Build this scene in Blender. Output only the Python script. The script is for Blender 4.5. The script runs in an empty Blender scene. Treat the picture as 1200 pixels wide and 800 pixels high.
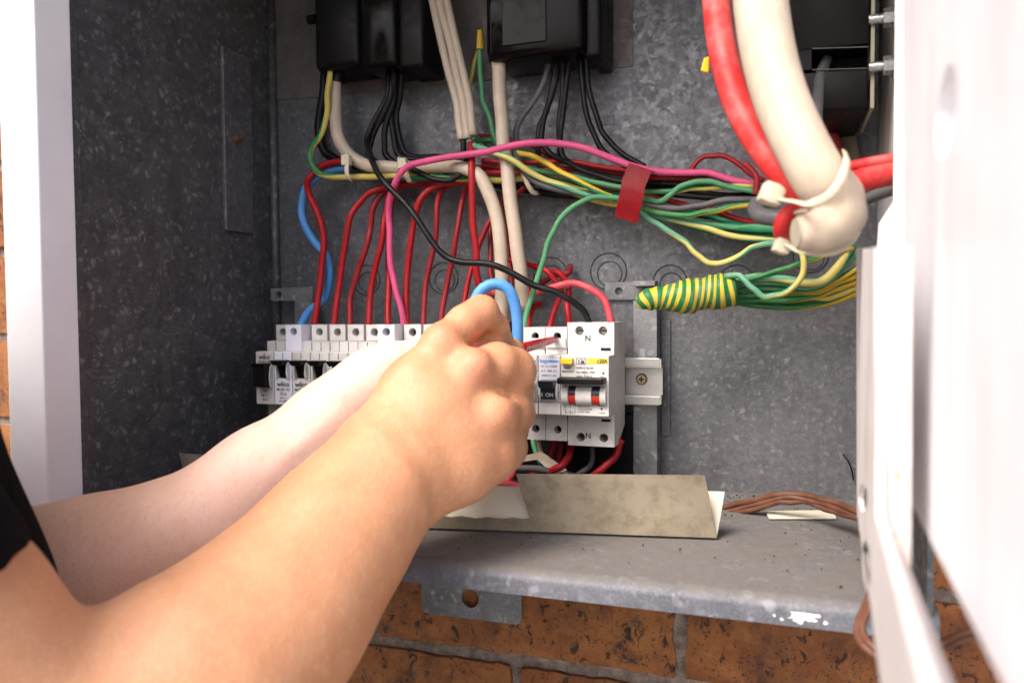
import bpy, bmesh, math, random
import numpy as np
from mathutils import Vector, Matrix
random.seed(7)
S = bpy.context.scene
COL = S.collection
PI = math.pi

# ------------------------------------------------------------------ camera
CZ = 1.40                       # camera height above the ground
CAM = Vector((0.0, -0.662, CZ))
F = 930.0                       # focal length in pixels of a 1200 px wide picture
yaw, pit, rol = math.radians(19), math.radians(2.14), math.radians(0.42)
f0 = Vector((-math.sin(yaw), math.cos(yaw), 0)); r0 = Vector((math.cos(yaw), math.sin(yaw), 0)); z0 = Vector((0, 0, 1))
FWD = f0*math.cos(pit) - z0*math.sin(pit)
up0 = z0*math.cos(pit) + f0*math.sin(pit)
RIGHT = r0*math.cos(rol) - up0*math.sin(rol)
UP = up0*math.cos(rol) + r0*math.sin(rol)
cd = bpy.data.cameras.new('camera'); cam = bpy.data.objects.new('camera', cd); COL.objects.link(cam)
M = Matrix.Identity(4)
for i in range(3):
    M[i][0], M[i][1], M[i][2], M[i][3] = RIGHT[i], UP[i], -FWD[i], CAM[i]
cam.matrix_world = M
cd.sensor_width = 36; cd.lens = F/1200*36; cd.clip_start = 0.01; cd.clip_end = 400
cd.dof.use_dof = True; cd.dof.focus_distance = 0.59; cd.dof.aperture_fstop = 7.0
S.camera = cam

# ------------------------------------------------------------------ light
SUN = Vector((-0.30, -0.58, 0.76)).normalized()          # towards the sun
w = bpy.data.worlds.new('World'); S.world = w; w.use_nodes = True
nt = w.node_tree
sky = nt.nodes.new('ShaderNodeTexSky'); sky.sky_type = 'NISHITA'; sky.sun_disc = False
sky.sun_elevation = math.asin(SUN.z); sky.sun_rotation = math.atan2(SUN.x, SUN.y)
sky.air_density = 0.75; sky.dust_density = 5.0; sky.ozone_density = 0.2
nt.links.new(sky.outputs[0], nt.nodes['Background'].inputs[0])
nt.nodes['Background'].inputs[1].default_value = 0.15
sl = bpy.data.lights.new('sun', 'SUN'); sl.energy = 1.15; sl.angle = math.radians(28); sl.color = (1, 0.96, 0.91)
so = bpy.data.objects.new('sun', sl); COL.objects.link(so)
so.rotation_euler = SUN.to_track_quat('Z', 'Y').to_euler(); so.location = (-3, -3, 5)
S.view_settings.view_transform = 'Standard'; S.view_settings.look = 'None'
S.view_settings.exposure = 1.48; S.view_settings.gamma = 1
try:
    S.cycles.max_bounces = 8; S.cycles.diffuse_bounces = 5; S.cycles.caustics_reflective = False
    S.cycles.use_denoising = True
except Exception: pass

# ------------------------------------------------------------------ pixel <-> place
def ray(px, py): return FWD + RIGHT*((px-600)/F) - UP*((py-400)/F)
def W(px, py, y):                       # the point where this sight line meets the upright plane at y
    d = ray(px, py); return CAM + d*((y-CAM.y)/d.y)
def WD(px, py, D): return CAM + ray(px, py)*D
def WP(px, py, p, n):                   # ... meets a plane
    d = ray(px, py); n = Vector(n); return CAM + d*((Vector(p)-CAM).dot(n)/d.dot(n))
def depth(p): return (Vector(p)-CAM).dot(FWD)

# ------------------------------------------------------------------ materials
MATS = {}
def nodes_of(name):
    m = bpy.data.materials.new(name); m.use_nodes = True
    n = m.node_tree.nodes; return m, n, m.node_tree.links, n['Principled BSDF']
def c4(c): return (c[0], c[1], c[2], 1)
def noise(n, l, scale, detail=6, rough=.6, src=None, stretch=None, dist=0):
    detail = min(detail, 9)
    t = n.new('ShaderNodeTexNoise'); t.inputs['Scale'].default_value = scale; t.inputs['Detail'].default_value = detail
    t.inputs['Roughness'].default_value = rough; t.inputs['Distortion'].default_value = dist
    if src is None:
        src = n.new('ShaderNodeTexCoord').outputs['Object']
    if stretch:
        mp = n.new('ShaderNodeMapping'); mp.inputs['Scale'].default_value = stretch; l.new(src, mp.inputs[0]); src = mp.outputs[0]
    l.new(src, t.inputs['Vector']); return t.outputs['Fac']
def ramp(n, l, fac, stops):
    r = n.new('ShaderNodeValToRGB'); e = r.color_ramp.elements
    while len(e) < len(stops): e.new(.5)
    for el, (p, c) in zip(e, stops): el.position = p; el.color = c4(c) if len(c) == 3 else c
    l.new(fac, r.inputs[0]); return r.outputs[0]
def mix(n, l, fac, a, b, mode='MIX'):
    m = n.new('ShaderNodeMix'); m.data_type = 'RGBA'; m.blend_type = mode
    for k, v in ((0, fac), (6, a), (7, b)):
        if isinstance(v, (int, float)): m.inputs[k].default_value = v
        elif isinstance(v, tuple): m.inputs[k].default_value = c4(v)
        else: l.new(v, m.inputs[k])
    return m.outputs[2]
def bump(n, l, b, h, strength, dist=.001):
    bp = n.new('ShaderNodeBump'); bp.inputs['Strength'].default_value = strength; bp.inputs['Distance'].default_value = dist
    l.new(h, bp.inputs['Height']); l.new(bp.outputs[0], b.inputs['Normal']); return bp
def mk(name, c, rough=.5, metal=0, var=.12, scale=25, bs=.15, bscale=300, dirt=None, dirtamt=.5, dscale=40, coat=0, spec=.4, bd=.0006, dstretch=None):
    if name in MATS: return MATS[name]
    m, n, l, b = nodes_of(name)
    b.inputs['Specular IOR Level'].default_value = spec
    src = n.new('ShaderNodeNewGeometry').outputs['Position']
    f = noise(n, l, scale, src=src)
    d = tuple(x*(1-var*2) for x in c); u = tuple(min(1, x*(1+var)) for x in c)
    col = ramp(n, l, f, [(.3, d), (.7, u)])
    if dirt:
        g = ramp(n, l, noise(n, l, dscale, 8, .7, src=src, stretch=dstretch), [(.45, (0, 0, 0)), (.75, (dirtamt,)*3)])
        col = mix(n, l, g, col, dirt)
    l.new(col, b.inputs['Base Color'])
    b.inputs['Metallic'].default_value = metal
    rr = ramp(n, l, noise(n, l, scale*3, src=src), [(.3, (max(0, rough-.1),)*3), (.7, (min(1, rough+.12),)*3)])
    l.new(rr, b.inputs['Roughness']); b.inputs['Coat Weight'].default_value = coat
    if bs: bump(n, l, b, noise(n, l, bscale, 5, src=src), bs, bd)
    MATS[name] = m; return m
def galv(name, lo, hi, scale=110, metal=.55, rough=.42, dust=None, flecks=.5, grain=.5, ms=48):
    """galvanised sheet: dull zinc with scattered bright spangles, grain and streaks of white rust"""
    m, n, l, b = nodes_of(name)
    src = n.new('ShaderNodeNewGeometry').outputs['Position']
    mid = tuple(p*.68+q*.32 for p, q in zip(lo, hi)); dk = tuple(x*.62 for x in lo)
    ds = n.new('ShaderNodeTexNoise'); ds.inputs['Scale'].default_value = 75; ds.inputs['Detail'].default_value = 5; l.new(src, ds.inputs['Vector'])
    wv = n.new('ShaderNodeVectorMath'); wv.operation = 'MULTIPLY_ADD'; wv.inputs[1].default_value = (.016,)*3
    l.new(ds.outputs['Color'], wv.inputs[0]); l.new(src, wv.inputs[2])
    def cells(sc, strength, lo_t, hi_t):
        v = n.new('ShaderNodeTexVoronoi'); v.inputs['Scale'].default_value = sc; l.new(wv.outputs[0], v.inputs['Vector'])
        sp = n.new('ShaderNodeSeparateColor'); l.new(v.outputs['Color'], sp.inputs[0])
        on_ = ramp(n, l, sp.outputs[0], [(lo_t, (0,)*3), (hi_t, (strength,)*3)])
        sh = ramp(n, l, v.outputs['Distance'], [(.26, (1,)*3), (.46, (0,)*3)])
        return mix(n, l, 1.0, on_, sh, 'MULTIPLY'), sp.outputs[1]
    big = noise(n, l, 7, 7, .7, src=src); mids = noise(n, l, ms, 5, .68, src=src, dist=.4); fine = noise(n, l, 520, 3, .7, src=src)
    col = ramp(n, l, mids, [(.3, dk), (.5, lo), (.72, mid)])
    col = mix(n, l, grain, col, ramp(n, l, fine, [(.32, dk), (.5, lo), (.68, mid)]))
    f1, r1 = cells(scale*1.9, flecks, .62, .95); f2, r2 = cells(scale*3.3, flecks*.7, .6, 1.0); f3, r3 = cells(scale*.8, flecks*.45, .45, 1)
    col = mix(n, l, f3, col, mid); col = mix(n, l, f1, col, hi); col = mix(n, l, f2, col, hi)
    col = mix(n, l, ramp(n, l, big, [(.38, (0,)*3), (.72, (.45,)*3)]), col, mid)
    st = noise(n, l, 16, 6, .65, src=src, stretch=(3.0, 3.0, .5))
    col = mix(n, l, ramp(n, l, st, [(.52, (0,)*3), (.74, (.5,)*3)]), col, dk)
    sm_ = noise(n, l, 70, 4, .6, src=src, stretch=(.25, .25, 2.2))
    col = mix(n, l, ramp(n, l, sm_, [(.66, (0,)*3), (.75, (.28,)*3)]), col, hi)
    if dust:
        geo = n.new('ShaderNodeNewGeometry'); sx = n.new('ShaderNodeSeparateXYZ'); l.new(geo.outputs['Normal'], sx.inputs[0])
        upf = ramp(n, l, sx.outputs[2], [(.25, (0, 0, 0)), (.9, (1, 1, 1))])
        dn = ramp(n, l, noise(n, l, 24, 9, .75, src=src), [(.3, (.35,)*3), (.62, (.97,)*3)])
        dcol = mix(n, l, noise(n, l, 95, 9, .8, src=src), tuple(x*.5 for x in dust), tuple(x*1.45 for x in dust))
        dcol = mix(n, l, ramp(n, l, noise(n, l, 330, 3, .6, src=src), [(.66, (0,)*3), (.74, (.6,)*3)]), dcol, (.09, .075, .06))
        col = mix(n, l, mix(n, l, 1.0, upf, dn, 'MULTIPLY'), col, dcol)
        mm = mix(n, l, upf, (metal,)*3, (0., 0., 0.)); l.new(mm, b.inputs['Metallic'])
        l.new(mix(n, l, upf, (rough,)*3, (.88,)*3), b.inputs['Roughness'])
    else:
        b.inputs['Metallic'].default_value = metal
        l.new(ramp(n, l, r1, [(0, (rough-.1,)*3), (1, (rough+.2,)*3)]), b.inputs['Roughness'])
    l.new(col, b.inputs['Base Color'])
    bump(n, l, b, mix(n, l, .5, f1, fine), .2, .0006)
    MATS[name] = m; return m
def striped(name, a, bcol, width=.45, twist=6.0):
    """two-colour earth wire: a stripe along the sheath that turns slowly round it"""
    m, n, l, b = nodes_of(name)
    uv = n.new('ShaderNodeUVMap'); sx = n.new('ShaderNodeSeparateXYZ'); l.new(uv.outputs[0], sx.inputs[0])
    ma = n.new('ShaderNodeMath'); ma.operation = 'MULTIPLY_ADD'; ma.inputs[1].default_value = twist
    l.new(sx.outputs[1], ma.inputs[0]); l.new(sx.outputs[0], ma.inputs[2])
    fr = n.new('ShaderNodeMath'); fr.operation = 'FRACT'; l.new(ma.outputs[0], fr.inputs[0])
    pp = n.new('ShaderNodeMath'); pp.operation = 'PINGPONG'; pp.inputs[1].default_value = .5; l.new(fr.outputs[0], pp.inputs[0])
    col = ramp(n, l, pp.outputs[0], [(width*.5-.012, a), (width*.5+.012, bcol)])
    src = n.new('ShaderNodeNewGeometry').outputs['Position']
    col = mix(n, l, ramp(n, l, noise(n, l, 90, 6, .7, src=src), [(.45, (0,)*3), (.8, (.4,)*3)]), col, (.30, .27, .2))
    l.new(col, b.inputs['Base Color']); b.inputs['Roughness'].default_value = .46; b.inputs['Specular IOR Level'].default_value = .28
    MATS[name] = m; return m

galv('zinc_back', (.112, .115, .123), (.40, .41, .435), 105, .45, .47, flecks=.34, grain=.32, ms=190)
galv('zinc_side', (.080, .081, .083), (.28, .28, .285), 84, .35, .52, flecks=.75, grain=.35, ms=75)  # darker copy of the back sheet, its dimmer reflection put into the colour
galv('zinc_floor', (.095, .10, .118), (.40, .415, .46), 70, .35, .5, dust=(.125, .110, .097), flecks=.42)
galv('zinc_upper', (.115, .102, .092), (.26, .24, .225), 90, .3, .55, flecks=.12, grain=.25)
galv('zinc_strap', (.17, .175, .18), (.50, .51, .53), 52, .5, .42, flecks=.75)
mk('groove', (.04, .04, .04), .8, 0, .2, 60, 0)
mk('rail_steel', (.42, .41, .39), .38, .6, .1, 60, .1, 500)
mk('white_paint', (.88, .86, .88), .42, 0, .03, 20, .06, 250)
mk('panel_white', (.76, .755, .79), .5, 0, .03, 14, .05, 120, dirt=(.50, .48, .50), dirtamt=.55, dscale=11, dstretch=(4, 4, .6))
mk('panel_worn', (.66, .64, .645), .6, 0, .06, 22, .25, 160, dirt=(.36, .29, .23), dirtamt=.8, dscale=24, dstretch=(2, 2, .7))
mk('smudged_white', (.80, .78, .78), .55, 0, .06, 18, .1, 160, dirt=(.38, .32, .28), dirtamt=.75, dscale=26, dstretch=(2.5, 2.5, .5))
mk('breaker_white', (.62, .61, .59), .42, 0, .05, 60, .05, 600, dirt=(.34, .29, .23), dirtamt=.45, dscale=70)
mk('breaker_cool', (.66, .66, .72), .4, 0, .03, 60, .04, 600)
mk('breaker_old', (.52, .505, .48), .5, 0, .06, 60, .08, 600, dirt=(.30, .26, .2), dirtamt=.5, dscale=60)
mk('black_plastic', (.006, .0055, .0055), .38, 0, .1, 60, .05, 400, dirt=(.03, .028, .026), dirtamt=.14, dscale=55, spec=.16)
mk('black_gloss', (.005, .004, .004), .16, 0, .1, 40, .04, 90, dirt=(.03, .026, .024), dirtamt=.2, dscale=30, spec=.12)
mk('blue_black', (.02, .024, .035), .35, 0, .1, 60, .05, 400)
mk('hole_dark', (.006, .006, .006), .8, 0, 0, 60, 0)
mk('screw_steel', (.30, .29, .26), .35, .9, .15, 300, .2, 900)
mk('screw_brass', (.34, .27, .16), .38, .85, .2, 300, .3, 900)
mk('bolt_zinc', (.55, .57, .58), .28, .9, .12, 200, .2, 600)
mk('rust', (.16, .075, .04), .8, .2, .3, 300, .4, 900)
mk('wire_red', (.34, .008, .013), .46, 0, .12, 60, .04, 500, dirt=(.16, .02, .02), dirtamt=.5, dscale=80, spec=.28)
mk('wire_red_dark', (.26, .012, .018), .46, 0, .12, 60, .04, 500, dirt=(.14, .05, .04), dirtamt=.5, dscale=80, spec=.28)
mk('wire_red_pale', (.62, .055, .075), .46, 0, .1, 60, .04, 500, dirt=(.5, .22, .2), dirtamt=.4, dscale=80, spec=.28)
mk('wire_pink', (.58, .075, .20), .46, 0, .08, 60, .04, 500, dirt=(.4, .12, .18), dirtamt=.4, dscale=80, spec=.28)
mk('wire_black', (.007, .007, .0075), .42, 0, .15, 60, .04, 500, dirt=(.045, .04, .036), dirtamt=.3, dscale=80, spec=.2)
mk('wire_grey', (.085, .085, .09), .46, 0, .15, 60, .04, 500, dirt=(.17, .16, .15), dirtamt=.5, dscale=80, spec=.28)
mk('wire_blue', (.075, .27, .62), .46, 0, .08, 60, .04, 500, dirt=(.2, .36, .55), dirtamt=.35, dscale=90, spec=.28)
mk('wire_green', (.07, .25, .115), .46, 0, .1, 60, .04, 500, dirt=(.13, .26, .14), dirtamt=.4, dscale=80, spec=.28)
mk('wire_green_deep', (.015, .18, .085), .46, 0, .1, 60, .04, 500, dirt=(.1, .22, .12), dirtamt=.4, dscale=80, spec=.28)
mk('cable_cream', (.50, .42, .325), .45, 0, .07, 40, .06, 400, dirt=(.36, .27, .19), dirtamt=.5, dscale=50)
mk('cable_cream_big', (.47, .395, .31), .55, 0, .06, 25, .1, 200, dirt=(.25, .19, .14), dirtamt=.6, dscale=34, spec=.25, dstretch=(1.6, 1.6, .6))
mk('cable_red_big', (.50, .026, .026), .5, 0, .08, 30, .08, 200, dirt=(.52, .24, .22), dirtamt=.55, dscale=42, spec=.25)
mk('cable_brown', (.115, .046, .027), .45, 0, .15, 60, .08, 400, dirt=(.2, .12, .085), dirtamt=.45, dscale=90, spec=.25)
mk('tie_nylon', (.56, .50, .375), .35, 0, .05, 60, .05, 300)
mk('tie_grey', (.36, .33, .25), .45, 0, .05, 60, .05, 300)
mk('tape_red', (.33, .003, .008), .34, 0, .12, 70, .45, 120, spec=.3)
mk('cover_beige', (.275, .235, .17), .6, 0, .12, 30, .3, 260, dirt=(.09, .068, .042), dirtamt=.75, dscale=85)
mk('cover_cream', (.66, .62, .51), .5, 0, .03, 45, .06, 260)
mk('print_dark', (.035, .035, .04), .6, 0, .0, 60, 0)
mk('print_blue', (.05, .30, .72), .5, 0, .0, 60, 0)
mk('print_yellow', (.70, .50, .05), .5, 0, .0, 60, 0)
mk('print_brown', (.20, .12, .06), .6, 0, .1, 200, 0)
mk('yellow_plastic', (.80, .46, .02), .38, 0, .06, 60, .05, 300)
mk('toggle_red', (.50, .035, .015), .35, 0, .1, 60, .04, 300)
mk('driver_red', (.40, .012, .018), .3, 0, .08, 60, .08, 300, coat=.2)
mk('cloth_black', (.0045, .0045, .006), .95, 0, .2, 50, .5, 900, spec=.08)
mk('cloth_navy', (.012, .014, .024), .95, 0, .2, 50, .5, 900)
mk('trouser', (.03, .035, .05), .95, 0, .2, 50, .5, 500)
mk('hair_dark', (.02, .013, .009), .6, 0, .3, 60, .6, 300)
mk('mortar', (.30, .232, .185), .95, 0, .3, 110, 1.0, 300, dirt=(.12, .09, .07), dirtamt=.7, dscale=70, bd=.004)
mk('concrete', (.34, .33, .31), .9, 0, .1, 3, .4, 60)
mk('dirt_dark', (.06, .05, .042), .95, 0, .3, 120, .8, 500)
mk('fascia', (.42, .38, .35), .7, 0, .1, 5, .1, 80)
striped('earth_yellow', (.52, .43, .09), (.03, .19, .06), .55, 7)
striped('earth_pale', (.52, .46, .13), (.09, .30, .19), .5, 9)
striped('earth_gold', (.56, .36, .02), (.02, .17, .05), .5, 5)
striped('earth_tape', (.52, .385, .025), (.010, .14, .04), .46, 0)

def brick_mat():
    m, n, l, b = nodes_of('brick_clay')
    oi = n.new('ShaderNodeObjectInfo'); geo = n.new('ShaderNodeNewGeometry'); src = geo.outputs['Position']
    tone = ramp(n, l, oi.outputs['Random'], [(0, (.17, .042, .008)), (.35, (.20, .058, .011)), (.7, (.23, .078, .017)), (1, (.18, .054, .013))])
    a = noise(n, l, 34, 9, .75, src=src, stretch=(.8, 1, 1.3)); col = mix(n, l, ramp(n, l, a, [(.38, (0,)*3), (.72, (.85,)*3)]), tone, (.32, .14, .04))
    dkp = noise(n, l, 20, 8, .72, src=src, stretch=(1.2, 1, .8)); col = mix(n, l, ramp(n, l, dkp, [(.45, (0,)*3), (.66, (.85,)*3)]), col, (.055, .017, .008))
    speck = noise(n, l, 150, 7, .7, src=src, stretch=(.8, 1, .62), dist=.6)
    pits = ramp(n, l, speck, [(.57, (0,)*3), (.64, (1,)*3)])
    sp2 = ramp(n, l, noise(n, l, 420, 4, .6, src=src), [(.62, (0,)*3), (.7, (.8,)*3)])
    pits = mix(n, l, 1.0, pits, sp2, 'LIGHTEN')
    col = mix(n, l, pits, col, (.020, .012, .009))
    burn = ramp(n, l, noise(n, l, 15, 8, .75, src=src), [(.58, (0,)*3), (.68, (.95,)*3)])
    col = mix(n, l, burn, col, (.022, .015, .012))
    lime = ramp(n, l, noise(n, l, 55, 9, .8, src=src), [(.64, (0,)*3), (.78, (.5,)*3)])
    col = mix(n, l, lime, col, (.30, .24, .19))
    l.new(col, b.inputs['Base Color']); b.inputs['Roughness'].default_value = .85
    h = mix(n, l, .6, noise(n, l, 90, 8, .75, src=src), mix(n, l, pits, (1., 1., 1.), (0., 0., 0.)))
    bump(n, l, b, h, .7, .003)
    MATS['brick_clay'] = m
brick_mat()

def skin_mat():
    m, n, l, b = nodes_of('skin')
    src = n.new('ShaderNodeNewGeometry').outputs['Position']
    at = n.new('ShaderNodeAttribute'); at.attribute_name = 'flush'
    base = ramp(n, l, noise(n, l, 35, 5, .6, src=src), [(.3, (.495, .235, .12)), (.7, (.585, .305, .17))])
    at2 = n.new('ShaderNodeAttribute'); at2.attribute_name = 'pale'
    base = mix(n, l, at2.outputs['Fac'], base, (.80, .545, .44))
    base = mix(n, l, at.outputs['Fac'], base, (.58, .17, .11))
    sp = ramp(n, l, noise(n, l, 260, 3, .5, src=src), [(.62, (0,)*3), (.8, (.25,)*3)])
    base = mix(n, l, sp, base, (.42, .19, .10))
    hair = noise(n, l, 260, 4, .65, src=src, stretch=(2.4, 1.0, .8), dist=.5)
    base = mix(n, l, ramp(n, l, hair, [(.32, (.13,)*3), (.5, (0,)*3)]), base, (.34, .13, .06))
    base = mix(n, l, ramp(n, l, hair, [(.54, (0,)*3), (.74, (.26,)*3)]), base, (.76, .48, .31))
    mott = noise(n, l, 95, 5, .6, src=src); base = mix(n, l, ramp(n, l, mott, [(.5, (0,)*3), (.75, (.16,)*3)]), base, (.54, .19, .11))
    l.new(base, b.inputs['Base Color'])
    b.inputs['Subsurface Weight'].default_value = .10; b.inputs['Subsurface Radius'].default_value = (1, .35, .2); b.inputs['Subsurface Scale'].default_value = .004
    b.inputs['Roughness'].default_value = .46; b.inputs['Specular IOR Level'].default_value = .35
    vo = n.new('ShaderNodeTexVoronoi'); vo.feature = 'DISTANCE_TO_EDGE'; vo.inputs['Scale'].default_value = 420; l.new(src, vo.inputs['Vector'])
    cellh = ramp(n, l, vo.outputs['Distance'], [(0, (0,)*3), (.16, (1,)*3)])
    hh = mix(n, l, .5, hair, cellh); hh = mix(n, l, .35, hh, noise(n, l, 120, 5, .6, src=src))
    bump(n, l, b, hh, .34, .0010)
    MATS['skin'] = m
skin_mat()

# ------------------------------------------------------------------ building helpers
def tag(o, label=None, cat=None, group=None, kind=None):
    if label: o['label'] = label
    if cat: o['category'] = cat
    if group: o['group'] = group
    if kind: o['kind'] = kind
    return o
def thing(name, label, cat, loc, group=None):
    o = bpy.data.objects.new(name, None); COL.objects.link(o); o.location = loc; o.empty_display_size = .02
    return tag(o, label, cat, group)
def link(name, me, mat, parent=None):
    if mat and not me.materials:
        for mm in (mat if isinstance(mat, (list, tuple)) else [mat]): me.materials.append(MATS[mm] if isinstance(mm, str) else mm)
    o = bpy.data.objects.new(name, me); COL.objects.link(o)
    if parent is not None:
        o.parent = parent
        p = parent; off = Vector((0, 0, 0))
        while p is not None: off += p.location; p = p.parent
        o.location = -off                       # meshes are written in world coordinates
    return o
def obj(name, bm, mat, parent=None, smooth=False, angle=None):
    bmesh.ops.recalc_face_normals(bm, faces=bm.faces)
    me = bpy.data.meshes.new(name); bm.to_mesh(me); bm.free()
    if smooth:
        me.polygons.foreach_set('use_smooth', [True]*len(me.polygons))
        if angle: me.set_sharp_from_angle(angle=math.radians(angle))
    return link(name, me, mat, parent)
def recentre(o):
    """put a top-level mesh's origin at the middle of its base"""
    me = o.data; n = len(me.vertices); a = np.empty(n*3, np.float32); me.vertices.foreach_get('co', a); a = a.reshape(-1, 3)
    c = (a.min(0)+a.max(0))/2; c[2] = a[:, 2].min()
    me.vertices.foreach_set('co', (a-c).ravel()); o.location = Vector(c.tolist()); me.update(); return o
def BM(): return bmesh.new()
def box(bm, x0, x1, y0, y1, z0, z1, bev=0, seg=2):
    x0, x1 = min(x0, x1), max(x0, x1); y0, y1 = min(y0, y1), max(y0, y1); z0, z1 = min(z0, z1), max(z0, z1)
    v = [bm.verts.new(p) for p in ((x0, y0, z0), (x1, y0, z0), (x1, y1, z0), (x0, y1, z0), (x0, y0, z1), (x1, y0, z1), (x1, y1, z1), (x0, y1, z1))]
    fs = [bm.faces.new([v[i] for i in q]) for q in ((0, 3, 2, 1), (4, 5, 6, 7), (0, 1, 5, 4), (1, 2, 6, 5), (2, 3, 7, 6), (3, 0, 4, 7))]
    if bev:
        es = set(e for f in fs for e in f.edges)
        bmesh.ops.bevel(bm, geom=list(es), offset=bev, segments=seg, profile=.5, affect='EDGES')
    return bm
def prism(bm, pts, vec, bev=0):
    vec = Vector(vec); a = [bm.verts.new(p) for p in pts]; b = [bm.verts.new(Vector(p)+vec) for p in pts]
    n = len(a); fs = [bm.faces.new(a), bm.faces.new(b[::-1])]
    for i in range(n): fs.append(bm.faces.new((a[i], b[i], b[(i+1) % n], a[(i+1) % n])))
    if bev:
        es = set(e for f in fs for e in f.edges)
        bmesh.ops.bevel(bm, geom=list(es), offset=bev, segments=2, profile=.5, affect='EDGES')
    return bm
def plate(bm, outer, holes, vec):
    """flat polygon with holes, given thickness"""
    vec = Vector(vec); es = []; loops = []
    for lp in [outer]+holes:
        vs = [bm.verts.new(p) for p in lp]; loops.append(vs)
        es += [bm.edges.new((vs[i], vs[(i+1) % len(vs)])) for i in range(len(vs))]
    bmesh.ops.triangle_fill(bm, edges=es, use_beauty=True)
    fs = list(bm.faces); r = bmesh.ops.extrude_face_region(bm, geom=fs)
    bmesh.ops.translate(bm, vec=vec, verts=[g for g in r['geom'] if isinstance(g, bmesh.types.BMVert)])
    return bm
def cyl(bm, p, q, r, n=16, r2=None, cap=True):
    p, q = Vector(p), Vector(q); ax = (q-p).normalized(); t = ax.orthogonal().normalized(); u = ax.cross(t)
    r2 = r if r2 is None else r2
    a = [bm.verts.new(p+(t*math.cos(2*PI*i/n)+u*math.sin(2*PI*i/n))*r) for i in range(n)]
    b = [bm.verts.new(q+(t*math.cos(2*PI*i/n)+u*math.sin(2*PI*i/n))*r2) for i in range(n)]
    for i in range(n): bm.faces.new((a[i], a[(i+1) % n], b[(i+1) % n], b[i]))
    if cap: bm.faces.new(a[::-1]); bm.faces.new(b)
    return bm
def ring(bm, c, ax, r0_, r1_, h, n=40):
    """flat ring standing h proud along ax"""
    c, ax = Vector(c), Vector(ax).normalized(); t = ax.orthogonal().normalized(); u = ax.cross(t); L = []
    for rr, hh in ((r0_, 0), (r0_, h), (r1_, h), (r1_, 0)):
        L.append([bm.verts.new(c+ax*hh+(t*math.cos(2*PI*i/n)+u*math.sin(2*PI*i/n))*rr) for i in range(n)])
    for k in range(4):
        A, B = L[k], L[(k+1) % 4]
        for i in range(n): bm.faces.new((A[i], A[(i+1) % n], B[(i+1) % n], B[i]))
    return bm
def catmull(P, step):
    P = [Vector(p) for p in P]; out = []
    Q = [P[0]*2-P[1]]+P+[P[-1]*2-P[-2]]
    for i in range(1, len(Q)-2):
        a, b, c, d = Q[i-1:i+3]
        ta = max(1e-5, (b-a).length**.5); tb = max(1e-5, (c-b).length**.5); tc = max(1e-5, (d-c).length**.5)
        m1 = (c-b) + tb*((b-a)/ta - (c-a)/(ta+tb)); m2 = (c-b) + tb*((d-c)/tc - (d-b)/(tb+tc))
        n = max(2, int((c-b).length/step))
        for k in range(n):
            t = k/n; t2 = t*t; t3 = t2*t
            out.append(b*(2*t3-3*t2+1)+m1*(t3-2*t2+t)+c*(-2*t3+3*t2)+m2*(t3-t2))
    out.append(P[-1]); return out
def tube_mesh(name, P, R, n=10, step=.004, flat=1.0, flatdir=None, caps=True, raw=False):
    pts = P if raw else catmull(P, step)
    m = len(pts); rad = [R]*m if not callable(R) else [R(i/(m-1)) for i in range(m)]
    T = [(pts[min(i+1, m-1)]-pts[max(i-1, 0)]).normalized() for i in range(m)]
    N = (Vector(flatdir) - T[0]*T[0].dot(Vector(flatdir))).normalized() if flatdir is not None else T[0].orthogonal().normalized()
    V = []; Fc = []; UV = []; s = 0
    for i in range(m):
        if i: s += (pts[i]-pts[i-1]).length
        if flatdir is not None: N = Vector(flatdir)
        N = (N-T[i]*N.dot(T[i])).normalized(); B = T[i].cross(N)
        for k in range(n):
            a = 2*PI*k/n; V.append(pts[i]+(N*math.cos(a)*flat+B*math.sin(a))*rad[i])
    # arc length for uv
    arc = [0]
    for i in range(1, m): arc.append(arc[-1]+(pts[i]-pts[i-1]).length)
    for i in range(m-1):
        for k in range(n):
            k2 = (k+1) % n
            Fc.append((i*n+k, i*n+k2, (i+1)*n+k2, (i+1)*n+k))
            UV += [(k/n, arc[i]), ((k+1)/n, arc[i]), ((k+1)/n, arc[i+1]), (k/n, arc[i+1])]
    if caps:
        Fc.append(tuple(range(n))[::-1]); UV += [(.5, 0)]*n
        Fc.append(tuple((m-1)*n+k for k in range(n))); UV += [(.5, arc[-1])]*n
    me = bpy.data.meshes.new(name); me.from_pydata(V, [], Fc)
    uvl = me.uv_layers.new(name='UVMap'); uvl.data.foreach_set('uv', [c for p in UV for c in p])
    me.polygons.foreach_set('use_smooth', [True]*(len(Fc)-(2 if caps else 0))+([False]*2 if caps else []))
    return me
def wpx(width, p): return width*.5*depth(p)/F          # radius of a wire that shows `width` px at p
def wire(name, label, cat, mat, width, P, y=-.03, group=None, n=10, flat=1.0, flatdir=None):
    pts = catmull([W(p[0], p[1], p[2] if len(p) > 2 else y) for p in P], .016)
    rw = random.Random(label); r = wpx(width*.89, pts[len(pts)//2])
    pts = [pts[0]]+[q+Vector((rw.gauss(0, 1), rw.gauss(0, .6), rw.gauss(0, 1)))*.00042 for q in pts[1:-1]]+[pts[-1]]
    o = link(name, tube_mesh(name, pts, r, n=n, flat=flat, flatdir=flatdir), mat)
    tag(o, label, cat, group); return recentre(o)
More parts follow.
